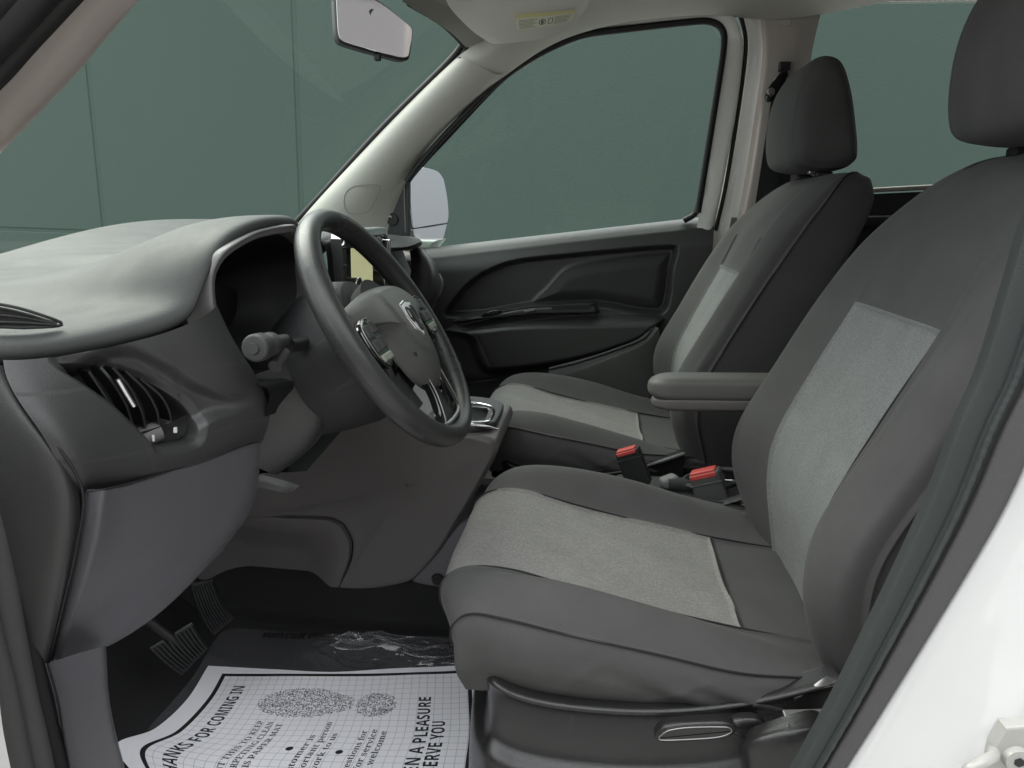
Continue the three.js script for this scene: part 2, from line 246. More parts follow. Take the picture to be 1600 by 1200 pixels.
  for (const [x, y0] of [[-0.72, 0.34], [-0.60, 0.20], [-0.48, 0.06], [-0.40, 0.012], [-0.2, 0.006], [0.1, 0.006], [0.5, 0.006], [1.2, 0.02], [2.4, 0.02]]) {
    const h = Math.max(y0, 0.0), k = x < 0.15 ? 1 : 0.4;
    fl.push([[x, h - 0.0, 0.76], [x, h, 0.5], [x, h, 0.175], [x, Math.max(h + 0.001, 0.06 * k), 0.145], [x, Math.max(h + 0.01, 0.118 * k), 0.12], [x, Math.max(h + 0.02, 0.14 * k), 0.06], [x, Math.max(h + 0.02, 0.145 * k), 0], [x, Math.max(h + 0.02, 0.14 * k), -0.1], [x, Math.max(h, 0.05 * k), -0.17], [x, h, -0.3], [x, h, -0.76]]);
  }
  obj('floor_carpet', surf(fl, 60, 80), M.carpet, van);
  obj('firewall', ext([[-0.8, -0.74], [-0.72, -0.74], [-0.72, 0.74], [-0.8, 0.74]], 0.2, 0.5, 0.004, 'y'), M.void, van);
  obj('floor_pan', box(3.4, 0.05, 1.6, 0.01, 0.75, -0.06, 0), M.black, van);
  // near door opening: foot of the windscreen pillar
  obj('kick_panel', surf([[[-0.314, 0.314, 0.69], [-0.294, 0.328, 0.708], [-0.286, 0.333, 0.711], [-0.256, 0.346, 0.711], [-0.226, 0.357, 0.711], [-0.224, 0.357, 0.708], [-0.292, 0.291, 0.62]], [[-0.308, 0.27, 0.69], [-0.288, 0.285, 0.708], [-0.281, 0.29, 0.711], [-0.255, 0.295, 0.711], [-0.228, 0.299, 0.711], [-0.227, 0.297, 0.708], [-0.296, 0.223, 0.62]], [[-0.306, 0.219, 0.69], [-0.287, 0.236, 0.708], [-0.279, 0.241, 0.711], [-0.253, 0.246, 0.711], [-0.226, 0.251, 0.711], [-0.225, 0.249, 0.708], [-0.293, 0.169, 0.62]], [[-0.304, 0.162, 0.69], [-0.285, 0.181, 0.708], [-0.277, 0.185, 0.711], [-0.248, 0.191, 0.711], [-0.22, 0.198, 0.711], [-0.218, 0.196, 0.708], [-0.286, 0.109, 0.62]], [[-0.306, 0.065, 0.69], [-0.286, 0.087, 0.708], [-0.279, 0.091, 0.711], [-0.25, 0.097, 0.711], [-0.218, 0.104, 0.711], [-0.216, 0.102, 0.708], [-0.284, 0.001, 0.62]]], 40, 30), M.lower, van);
  obj('pillar_seal', [tube([[-0.314, 0.626, 0.745], [-0.303, 0.549, 0.745], [-0.305, 0.45, 0.74], [-0.306, 0.327, 0.735], [-0.301, 0.194, 0.73], [-0.305, 0.023, 0.72]], 0.014, 80, 12), tube([[-0.315, 0.596, 0.77], [-0.302, 0.52, 0.77], [-0.305, 0.421, 0.765], [-0.301, 0.323, 0.76], [-0.3, 0.201, 0.755]], 0.012, 80, 12)], M.rubberGrey, van);
  obj('pillar_seal_lip', tube([[-0.305, 0.672, 0.725], [-0.305, 0.513, 0.725], [-0.312, 0.39, 0.715], [-0.307, 0.268, 0.71], [-0.3, 0.18, 0.705]], 0.012, 80, 12), M.black, van);
  obj('hinge_pillar', surf([[[-0.326, 0.48, 0.8], [-0.296, 0.477, 0.79]], [[-0.303, 0.381, 0.8], [-0.279, 0.377, 0.79]], [[-0.291, 0.303, 0.79], [-0.284, 0.3, 0.785]], [[-0.296, 0.218, 0.79], [-0.28, 0.216, 0.785]]], 20, 8), M.white, van);
  // near rear pillar: rubber seal, grey strip, white painted shut face
  const sp = [[0.588, 0.862, 0.78], [0.581, 0.827, 0.78], [0.577, 0.784, 0.78], [0.57, 0.72, 0.78], [0.56, 0.674, 0.78], [0.546, 0.595, 0.78], [0.508, 0.448, 0.78], [0.48, 0.356, 0.78], [0.451, 0.27, 0.78]];
  const off = (dx, z) => sp.map((p, i) => [p[0] + dx * [1.1, 1.1, 1.1, 1.08, 1.04, 0.95, 0.72, 0.62, 0.6][i], p[1], z]);
  const prof = [[0.001, 0.765], [0.0, 0.777], [0.002, 0.7805], [0.012, 0.7825], [0.0165, 0.7825], [0.0175, 0.787], [0.0205, 0.788], [0.022, 0.781], [0.027, 0.781]];
  const sealF = net(prof.map(([dx, z]) => off(dx, z)));
  obj('door_seal', sheet(sealF, dense(0, sealF.R, 60), steps(0, sealF.C, 160), (u, v) => 0.0003 * Math.sin(v * 40) * sm(4, 5, u) * sm(7, 6, u)), M.rubber, van, 'black rubber seal round the near door opening');
  obj('seal_trim_strip', surf([[0.027, 0.780], [0.0285, 0.786], [0.038, 0.788], [0.048, 0.789], [0.052, 0.784]].map(([dx, z]) => off(dx, z)), 20, 60), M.rubberGrey, van);
  const wq = [[0.050, 0.780], [0.054, 0.792], [0.072, 0.806], [0.13, 0.832], [0.23, 0.840], [0.31, 0.845], [0.325, 0.87], [0.33, 0.90], [0.41, 0.915], [0.9, 0.92]];
  const jamb = net(wq.map(([dx, z]) => off(dx, z)));
  obj('body_panel', sheet(jamb, dense(0, jamb.R, 70), steps(0, jamb.C, 60), (u, v, p) => { const t = p.y - 0.56 + (p.x - 0.62) * 0.55; return 0.006 * sm(0.045, -0.045, t) * sm(2.5, 3.5, u); }), M.white, van);
  obj('pillar_core', ext([[0.68, 0.9], [0.72, 1.38], [0.9, 1.38], [0.9, -0.1], [0.56, -0.1]], 0.715, 0.05, 0.01), M.trimTaupe, van);
  obj('sill_panel', box(1.3, 0.10, 0.10, 0.02, 0.15, -0.01, 0.80), M.white, van);
}
{ // the near door, swung open just outside the left edge: it keeps the front light off the dashboard's end
  const t = thing('driver_door', 'open near front door standing out past the left edge of the cabin', 'door', [-0.46, 0, 0.86]); t.rotation.y = -1.2;
  const o = [[0, 0.0], [0.9, -0.02], [0.98, 0.12], [0.98, 0.80], [0, 0.70]];
  obj('door_skin', ext(o, 0.05, 0.03, 0.008), M.white, t);
  obj('door_card', ext(o.map(p => [p[0] * 0.97 + 0.01, p[1] * 0.97 + 0.01]), -0.03, 0.075, 0.02), M.door, t);
  obj('window_frame', tube([[0.02, 0.70, 0.05], [0.12, 0.86, 0.04], [0.40, 1.20, 0.01], [0.62, 1.27, 0.0], [0.90, 1.27, 0.0], [0.95, 1.20, 0.01], [0.98, 0.80, 0.05]], 0.022, 80, 10), M.frame, t);
  obj('armrest', box(0.5, 0.06, 0.07, 0.02, 0.5, 0.5, -0.05), M.black, t);
}
{ // door striker
  const t = thing('door_striker', 'pale metal door striker loop bolted to the white pillar face', 'door striker');
  const [x, y, z] = [0.61, 0.436, 0.836];
  obj('plate', ext([[-0.018, -0.03], [0.026, -0.034], [0.036, -0.012], [0.016, 0.027], [0.004, 0.031], [-0.012, 0.027], [-0.017, 0.01]].map(p => [p[0] + x, p[1] + y]), z - 0.004, 0.012, 0.0025, 'z'), M.striker, t);
  obj('loop', tube([[x - 0.012, y + 0.003, z], [x - 0.022, y + 0.008, z + 0.016], [x - 0.036, y + 0.009, z + 0.026], [x - 0.044, y + 0.002, z + 0.027], [x - 0.042, y - 0.012, z + 0.022], [x - 0.032, y - 0.026, z + 0.010], [x - 0.024, y - 0.034, z]], 0.0042, 60, 12), M.striker, t);
  obj('screw', [cyl(0.009, 0.010, 0.005, x - 0.001, y + 0.003, z + 0.0105, [0, 0, 1])], M.striker, t);
  obj('socket', [cyl(0.0038, 0.0038, 0.002, x - 0.001, y + 0.003, z + 0.0128, [0, 0, 1], 6)], M.void, t);
  seat(t, [x, y, z]);
}
{ // seat belt on the far rear pillar
  const t = thing('seat_belt', 'black seat belt hanging from its guide on the far rear pillar', 'seat belt');
  obj('anchor_cover', ext(XY([[0.715, 1.209, -0.67], [0.742, 1.209, -0.67], [0.743, 1.19, -0.67], [0.715, 1.186, -0.67]]), -0.68, 0.02, 0.003), M.black, t);
  obj('guide', [ext(round2(XY([[0.686, 1.127, -0.66], [0.698, 1.157, -0.66], [0.722, 1.188, -0.66], [0.738, 1.18, -0.66], [0.724, 1.143, -0.66], [0.699, 1.112, -0.66]]), 6), -0.672, 0.018, 0.005)], M.gloss, t);
  obj('bolt', cyl(0.008, 0.01, 0.012, ...[0.698, 1.136, -0.65], [0, 0.2, 1]), M.steel, t);
  obj('webbing', [shell([[[0.705, 1.125, -0.668], [0.738, 1.144, -0.668]], [[0.701, 0.989, -0.68], [0.748, 0.998, -0.68]], [[0.696, 0.859, -0.685], [0.749, 0.861, -0.685]], [[0.689, 0.69, -0.69], [0.748, 0.692, -0.69]]], 30, 6, 0.0015), shell([[[0.732, 1.146, -0.682], [0.76, 1.146, -0.682]], [[0.735, 0.991, -0.69], [0.777, 0.991, -0.69]], [[0.733, 0.844, -0.695], [0.782, 0.845, -0.695]]], 20, 6, 0.0015)].flat(), M.black, t);
  seat(t, [0.718, 1.211, -0.68]);
}
{ // rear view mirror
  const t = thing('rear_view_mirror', 'interior rear view mirror in a dark housing above the dashboard', 'mirror');
  const A = [[-0.1909, 1.1875, 0.0336], [-0.1907, 1.1678, 0.0326], [-0.1899, 1.1159, 0.0297], [-0.1819, 1.1006, 0.0244], [-0.1273, 1.0897, -0.0076], [-0.092, 1.0844, -0.0283], [-0.0764, 1.0894, -0.0371], [-0.0696, 1.1338, -0.039], [-0.0756, 1.1446, -0.035], [-0.1154, 1.173, -0.0107], [-0.1539, 1.1893, 0.0124]];
  const c = A.reduce((s, p) => s.map((q, i) => q + p[i] / A.length), [0, 0, 0]), cv = V(...c), n = V(0.5, -0.04, 0.865).normalize();
  const ax = V(0, 1, 0).cross(n).normalize(), ay = n.clone().cross(ax), pl = A.map(p => { const d = V(...p).sub(cv); return [d.dot(ax), d.dot(ay)]; });
  const mt = new THREE.Matrix4().makeBasis(ax, ay, n).setPosition(cv), rp = round2(pl, 6, 0.3), ins = rp.map(p => [p[0] * 0.955, p[1] * 0.92]);
  obj('housing', ext(rp, -0.035, 0.038, 0.008).applyMatrix4(mt), M.black, t);
  obj('mirror_glass', ext(ins, 0.0015, 0.003, 0.0008).applyMatrix4(mt), M.mirror, t);
  obj('dipping_tab', box(0.012, 0.012, 0.01, 0.003, 0, 0, 0).translate(...[-0.128, 1.085, -0.01]), M.black, t);
  obj('stem', tube([[c[0], c[1] + 0.02, c[2]], [c[0] - 0.05, c[1] + 0.05, c[2]], [c[0] - 0.10, c[1] + 0.14, 0]], 0.009, 20, 10), M.black, t);
  seat(t, c);
}
{ // far sun visor with its warning label
  const t = thing('sun_visor', 'pale grey sun visor with yellowed warning label above the far window', 'sun visor');
  const rows = [[[-0.082, 1.293, -0.34], [0.015, 1.322, -0.34], [0.152, 1.33, -0.34], [0.246, 1.333, -0.36]], [[-0.069, 1.269, -0.38], [0.018, 1.281, -0.375], [0.151, 1.29, -0.375], [0.237, 1.294, -0.39]], [[-0.029, 1.238, -0.43], [0.027, 1.24, -0.42], [0.136, 1.252, -0.42], [0.218, 1.273, -0.43]], [[0.011, 1.219, -0.46], [0.045, 1.214, -0.455], [0.134, 1.225, -0.455], [0.201, 1.254, -0.46]]];
  obj('panel', shell(rows, 24, 24, -0.016), M.visor, t);
  const f = net(rows), nn = (u, v) => f(u, v).addScaledVector(nrm(f, u, v), 0.0012);
  const cv = document.createElement('canvas'); cv.width = 512; cv.height = 150; const g = cv.getContext('2d');
  g.fillStyle = '#d8d6c2'; g.fillRect(0, 0, 512, 150); g.fillStyle = '#dcdcc8'; g.fillRect(0, 38, 512, 112); g.fillStyle = '#d9d29a'; g.fillRect(0, 0, 512, 36);
  g.fillStyle = '#444'; g.beginPath(); g.arc(200, 90, 30, 0, 7); g.fill(); g.fillStyle = '#dcdcc8'; g.beginPath(); g.arc(200, 90, 23, 0, 7); g.fill(); g.fillStyle = '#444'; g.fillRect(190, 74, 20, 34);
  g.fillRect(250, 60, 44, 60); g.fillStyle = '#dcdcc8'; g.fillRect(256, 66, 32, 48); g.fillStyle = '#6a6a60'; for (let i = 0; i < 7; i++) { g.fillRect(310, 52 + i * 13, 180 - (i * 37) % 50, 4); g.fillRect(20, 52 + i * 13, 140 - (i * 29) % 40, 4); }
  const tx = new THREE.CanvasTexture(cv); tx.colorSpace = THREE.SRGBColorSpace;
  const us = steps(1.55, 2.25, 8), vs = steps(1.45, 2.72, 10), gg = sheet((u, v) => f(u, v).addScaledVector(nrm(f, u, v), -0.0178), us, vs);
  const uvA = gg.attributes.uv.array; for (let i = 0; i < us.length; i++) for (let j = 0; j < vs.length; j++) { uvA[(i * vs.length + j) * 2] = j / (vs.length - 1); uvA[(i * vs.length + j) * 2 + 1] = 1 - i / (us.length - 1); }
  obj('warning_label', gg, std([0.95, 0.95, 0.95], 0.7, { map: tx }), t);
  obj('hinge_clip', box(0.05, 0.016, 0.02, 0.005, 0, 0, 0).translate(...[-0.014, 1.263, -0.4]), M.grey, t);
  seat(t, f(0, 1.5).toArray());
}
{ // far sun visor's neighbour edge, the lining lip over the windscreen
  obj('lining_lip', surf([[[-0.152, 1.245, -0.27], [-0.122, 1.271, -0.27], [-0.068, 1.307, -0.27]], [[-0.126, 1.246, -0.42], [-0.099, 1.27, -0.42], [-0.055, 1.313, -0.42]], [[-0.097, 1.241, -0.53], [-0.065, 1.251, -0.52], [-0.031, 1.266, -0.5]], [[-0.074, 1.224, -0.6], [-0.049, 1.228, -0.59], [-0.002, 1.246, -0.57]]], 30, 12), M.liner, van);
}

// ---------- far door ----------
{
  const t = thing('passenger_door', 'closed far front door with black lower card and pale window frame', 'door');
  // inner card as one relief over the door plane
  const rec = round2(XY([[-0.141, 0.521, -0.73], [-0.118, 0.573, -0.73], [-0.057, 0.637, -0.73], [0.045, 0.685, -0.73], [0.227, 0.713, -0.73], [0.474, 0.743, -0.73], [0.504, 0.73, -0.73], [0.497, 0.68, -0.73], [0.478, 0.556, -0.73], [0.289, 0.57, -0.73], [0.105, 0.558, -0.73], [-0.026, 0.53, -0.73]]), 8, 0.4);
  const pad = round2(XY([[0.101, 0.562, -0.73], [0.143, 0.615, -0.73], [0.189, 0.668, -0.73], [0.237, 0.688, -0.73], [0.317, 0.705, -0.73], [0.486, 0.729, -0.73], [0.495, 0.712, -0.73], [0.474, 0.563, -0.73], [0.288, 0.577, -0.73]]), 8, 0.3);
  const slot = XY([[-0.117, 0.507, -0.73], [-0.008, 0.542, -0.73], [0.104, 0.566, -0.73], [0.288, 0.577, -0.73], [0.297, 0.55, -0.73], [0.124, 0.539, -0.73], [-0.007, 0.52, -0.73]]);
  const bel = round2(XY([[-0.14, 0.483, -0.73], [0.05, 0.522, -0.73], [0.29, 0.54, -0.73], [0.476, 0.545, -0.73], [0.441, 0.48, -0.73], [0.352, 0.435, -0.73], [0.205, 0.389, -0.73], [-0.003, 0.354, -0.73], [-0.052, 0.395, -0.73], [-0.073, 0.452, -0.73]]), 8, 0.4);
  const spk = round2(XY([[-0.16, 0.476, -0.73], [-0.073, 0.482, -0.73], [-0.044, 0.468, -0.73], [-0.008, 0.397, -0.73], [0.009, 0.343, -0.73], [-0.139, 0.327, -0.73]]), 8, 0.3);
  const sill = x => lerp(0.719, 0.821, (x + 0.163) / 0.711);                // window line
  const face = (x, y) => {
    const top = sill(x) - y;                                                // below the window line
    let z = -0.765 + 0.045 * Math.sqrt(clamp(top / 0.03)) + 0.012 * sm(0.02, 0.08, top);
    z -= 0.034 * sm(0.004, -0.012, sdf(rec, x, y));                         // dished field
    z += 0.024 * sm(0.004, -0.042, sdf(pad, x, y));                         // padded insert
    z += 0.034 * sm(0.006, -0.03, sdf(bel, x, y));                          // swelling below the rest
    const sl = sdf(slot, x, y); z += 0.026 * sm(0.003, -0.004, sl) ;        // switch ledge
    z -= 0.004 * sm(0.0035, 0.0, Math.abs(sdf(spk, x, y)));
    z -= 0.012 * sm(0.36, 0.30, y);
    return z;
  };
  const xs = steps(-0.36, 0.60, 240), ys = steps(0.0, 1, 230);
  const card = sheet((a, b) => { const x = a, y = lerp(0.06, sill(x) - 0.0005, b); return V(x, y, face(x, y)); }, xs, ys);
  obj('door_card', card, M.door, t);
  const clothF = sheet((a, b) => { const x = lerp(0.11, 0.50, a), y = lerp(0.56, 0.75, b); return V(x, y, face(x, y) + (sdf(pad, x, y) < -0.008 ? 0.0015 : -0.004)); }, steps(0, 1, 130), steps(0, 1, 80));
  obj('padded_insert', clothF, M.doorCloth, t);
  obj('speaker_grille', surf([[[-0.138, 0.466, -0.718], [-0.071, 0.473, -0.718], [-0.046, 0.459, -0.718]], [[-0.128, 0.413, -0.718], [-0.06, 0.416, -0.718], [-0.022, 0.406, -0.718]], [[-0.117, 0.345, -0.718], [-0.055, 0.348, -0.718], [0.002, 0.353, -0.718]]], 20, 20), M.black, t);
  obj('switch_panel', ext(XY([[-0.086, 0.515, -0.685], [0.002, 0.541, -0.685], [0.108, 0.564, -0.685], [0.279, 0.579, -0.685], [0.286, 0.563, -0.685], [0.127, 0.554, -0.685], [-0.001, 0.53, -0.685]]), -0.70, 0.015, 0.002), M.black, t);
  obj('window_switch', [ext(round2(XY([[-0.034, 0.53, -0.685], [-0.005, 0.546, -0.685], [0.021, 0.549, -0.685], [0.017, 0.54, -0.685], [-0.01, 0.531, -0.685]]), 4), -0.69, 0.012, 0.002)], M.gloss, t);
  obj('window_switch', [ext(XY([[0.087, 0.549, -0.68], [0.12, 0.558, -0.68], [0.12, 0.552, -0.68], [0.091, 0.544, -0.68]]), -0.69, 0.012, 0.001)], M.grey, t);
  obj('grab_slot', ext(XY([[0.167, 0.569, -0.68], [0.274, 0.577, -0.68], [0.275, 0.565, -0.68], [0.167, 0.558, -0.68]]), -0.70, 0.021, 0.001), M.void, t);
  obj('switch_trim', tube([[-0.09, 0.5, -0.684], [0.003, 0.525, -0.684], [0.118, 0.545, -0.684], [0.286, 0.556, -0.684]], 0.0016, 50, 8), M.black, t);
  obj('panel_line', tube([[-0.104, 0.499, -0.7], [-0.091, 0.49, -0.69], [-0.065, 0.488, -0.685], [0.055, 0.513, -0.68], [0.164, 0.533, -0.68], [0.29, 0.547, -0.68], [0.469, 0.549, -0.7]], 0.001, 60, 6), M.void, t);
  // pocket at the foot of the door
  const pk = (z, d) => net([[[0.168, 0.395, -0.655], [0.252, 0.422, -0.655], [0.349, 0.457, -0.66], [0.418, 0.49, -0.67], [0.456, 0.53, -0.69]], [[0.173, 0.371, -0.645], [0.253, 0.402, -0.645], [0.353, 0.441, -0.65], [0.427, 0.477, -0.66], [0.463, 0.519, -0.68]], [[0.207, 0.352, -0.64], [0.268, 0.37, -0.64], [0.377, 0.425, -0.645], [0.437, 0.462, -0.655], [0.47, 0.507, -0.67]], [[0.254, 0.205, -0.635], [0.309, 0.208, -0.635], [0.416, 0.233, -0.64], [0.467, 0.29, -0.65], [0.489, 0.363, -0.66]], [[0.26, 0.083, -0.65], [0.316, 0.087, -0.65], [0.426, 0.094, -0.65], [0.479, 0.134, -0.66], [0.505, 0.171, -0.67]]]);
  const pf = pk(); obj('door_pocket', sheet(pf, steps(0, 4, 40), steps(0, 4, 40)), plastic([0.06, 0.062, 0.058], 0.6), t);
  obj('pocket_lip', tube([[0.169, 0.392, -0.65], [0.252, 0.417, -0.65], [0.352, 0.456, -0.655], [0.425, 0.489, -0.665], [0.459, 0.528, -0.69]], 0.004, 50, 8), M.door, t);
  // window frame
  const win = [[-0.254, 0.895, -0.7], [-0.219, 0.941, -0.7], [-0.153, 1.013, -0.7], [-0.082, 1.083, -0.695], [0.004, 1.161, -0.69], [0.088, 1.216, -0.685], [0.168, 1.253, -0.68], [0.233, 1.272, -0.675], [0.33, 1.283, -0.67], [0.489, 1.3, -0.67], [0.536, 1.3, -0.67], [0.565, 1.284, -0.67], [0.574, 1.25, -0.675], [0.57, 1.159, -0.68], [0.56, 0.972, -0.705], [0.553, 0.835, -0.725]];
  obj('window_seal', [tube(win.map(p => [p[0], p[1], p[2] + 0.006]), 0.0085, 160, 10), tube([[0.518, 0.812, -0.73], [0.545, 0.83, -0.728], [0.554, 0.859, -0.722]], 0.008, 20, 8)], M.seal, t);
  obj('window_frame', [surf([
    [[0.038, 1.192, -0.7], [0.045, 1.191, -0.685], [0.056, 1.192, -0.68], [0.069, 1.192, -0.684]], [[0.104, 1.227, -0.7], [0.109, 1.227, -0.682], [0.119, 1.229, -0.676], [0.132, 1.23, -0.68]], [[0.208, 1.278, -0.69], [0.209, 1.281, -0.675], [0.219, 1.281, -0.67], [0.236, 1.274, -0.676]], [[0.361, 1.311, -0.685], [0.36, 1.31, -0.67], [0.36, 1.304, -0.664], [0.362, 1.285, -0.672]], [[0.528, 1.326, -0.68], [0.527, 1.326, -0.665], [0.526, 1.319, -0.658], [0.517, 1.297, -0.668]],
    [[0.586, 1.322, -0.68], [0.584, 1.321, -0.665], [0.579, 1.314, -0.658], [0.549, 1.291, -0.668]], [[0.609, 1.287, -0.68], [0.609, 1.283, -0.665], [0.603, 1.279, -0.66], [0.567, 1.275, -0.668]], [[0.625, 1.238, -0.69], [0.624, 1.235, -0.675], [0.617, 1.233, -0.668], [0.576, 1.235, -0.672]], [[0.625, 1.101, -0.7], [0.624, 1.099, -0.685], [0.616, 1.098, -0.678], [0.57, 1.098, -0.684]], [[0.611, 0.908, -0.72], [0.611, 0.907, -0.71], [0.603, 0.907, -0.702], [0.56, 0.906, -0.71]], [[0.597, 0.788, -0.735], [0.599, 0.789, -0.725], [0.587, 0.788, -0.718], [0.554, 0.787, -0.722]], [[0.587, 0.682, -0.745], [0.589, 0.683, -0.735], [0.578, 0.683, -0.73], [0.547, 0.681, -0.735]]], 130, 14)], M.frame, t);
  obj('door_edge_seal', tube([[0.084, 1.217, -0.695], [0.199, 1.283, -0.685], [0.361, 1.316, -0.68], [0.528, 1.333, -0.675], [0.594, 1.33, -0.675], [0.619, 1.296, -0.68], [0.632, 1.234, -0.685], [0.63, 1.1, -0.695], [0.62, 0.908, -0.715], [0.607, 0.789, -0.735]], 0.0055, 140, 10), M.seal, t);
  obj('diagonal_strip', surf([[[-0.312, 0.796, -0.73], [-0.262, 0.906, -0.715], [-0.128, 1.04, -0.7], [-0.014, 1.151, -0.69], [0.045, 1.197, -0.686], [0.105, 1.233, -0.684]], [[-0.304, 0.785, -0.728], [-0.246, 0.896, -0.712], [-0.117, 1.03, -0.698], [-0.004, 1.142, -0.688], [0.056, 1.188, -0.684], [0.115, 1.222, -0.682]]], 4, 60), M.seal, t);
  const wp = [[-0.263, 0.724, -0.76], [-0.167, 0.712, -0.76], [0.557, 0.818, -0.74], [0.572, 1.022, -0.715], [0.576, 1.253, -0.69], [0.539, 1.296, -0.685], [0.282, 1.282, -0.69], [0.084, 1.218, -0.7], [-0.08, 1.089, -0.715], [-0.252, 0.913, -0.735]];
  const gl = wp.map(p => p.slice()), cen = gl.reduce((s, p) => s.map((q, i) => q + p[i] / gl.length), [0, 0, 0]);
  const gg = new THREE.BufferGeometry(), ga = []; gl.forEach((p, i) => ga.push(...cen, ...p, ...gl[(i + 1) % gl.length]));
  gg.setAttribute('position', new THREE.Float32BufferAttribute(ga, 3)); gg.setAttribute('uv', new THREE.Float32BufferAttribute(ga.flatMap((_, i) => i % 3 ? [] : [ga[i], ga[i + 1]]), 2)); gg.computeVertexNormals();
  obj('window_glass', gg, M.glass, t);
  // black corner piece with the small round speaker
  obj('corner_cover', [ext(XY([[-0.344, 0.726, -0.72], [-0.339, 0.786, -0.72], [-0.316, 0.835, -0.72], [-0.252, 0.924, -0.72], [-0.253, 0.716, -0.72]]), -0.735, 0.02, 0.003)], M.black, t);
  const tw = [-0.302, 0.791, -0.714];
  obj('tweeter', [cyl(0.017, 0.019, 0.008, tw[0], tw[1], tw[2], [0, 0, 1])], M.seal, t);
  obj('tweeter_badge', tube([[tw[0] - 0.008, tw[1] + 0.006, tw[2] + 0.004], [tw[0] - 0.004, tw[1] + 0.009, tw[2] + 0.004], [tw[0], tw[1] + 0.004, tw[2] + 0.004]], 0.0012, 10, 6), M.silver, t);
  obj('glass_channel', tube([[-0.266, 0.911, -0.71], [-0.265, 0.85, -0.712], [-0.264, 0.779, -0.715], [-0.264, 0.725, -0.72]], 0.0022, 20, 8), M.grey, t);
  obj('door_skin', ext([[-0.34, -0.05], [0.60, -0.05], [0.60, 0.80], [-0.34, 0.68]], -0.86, 0.03, 0.01), M.white, t);
  seat(t, [0.1, 0.0, -0.75]);
}
{ // far side mirror
  const t = thing('side_mirror', 'outside mirror with silvery glass beyond the far front window', 'mirror');
  const A = [[-0.2785, 0.879, -0.8002], [-0.2692, 0.9254, -0.8173], [-0.2461, 0.9442, -0.85], [-0.2127, 0.9364, -0.8937], [-0.1967, 0.9132, -0.9127], [-0.186, 0.8565, -0.9213], [-0.1817, 0.8063, -0.922], [-0.1858, 0.7751, -0.9134], [-0.199, 0.7245, -0.8908], [-0.254, 0.7178, -0.8168], [-0.2679, 0.7593, -0.8023]];
  const C = V(-0.215, 0.83, -0.88), cx = C.x, cy = C.y;
  const n = V(0.8, 0.06, 0.6).normalize(), ax = V(0, 1, 0).cross(n).normalize(), ay = n.clone().cross(ax);
  const pl = round2(A.map(p => { const d = V(...p).sub(C); return [d.dot(ax), d.dot(ay)]; }), 6, 0.35);
  const mt = new THREE.Matrix4().makeBasis(ax, ay, n).setPosition(C);
  obj('housing', ext(pl.map(p => [p[0] * 1.04 - 0.003, p[1] * 1.03]), -0.09, 0.088, 0.02).applyMatrix4(mt), M.grey, t);
  const yc = -0.055;
  const up = pl.map(p => [p[0] * 0.97 + 0.002, Math.max(p[1] * 0.98, yc + 0.002 + p[0] * 0.12)]), dn = pl.map(p => [p[0] * 0.97 + 0.002, Math.min(p[1] * 0.98, yc - 0.002 + p[0] * 0.12)]);
  obj('mirror_glass', ext(up, -0.001, 0.004, 0.0008).applyMatrix4(mt), M.tinted, t);
  obj('wide_angle_glass', ext(dn, -0.001, 0.004, 0.0008).applyMatrix4(mt), M.tinted, t);
  obj('divider', box(0.09, 0.004, 0.004, 0.001, 0.01, yc, 0.001, 0, 0, 0.12).applyMatrix4(mt), M.black, t);
  obj('mirror_foot', ext([[-0.29, 0.70], [-0.20, 0.71], [-0.18, 0.735], [-0.28, 0.735]], -0.90, 0.14, 0.01), M.frame, t);
  seat(t, [cx, 0.72, -0.86]);
}

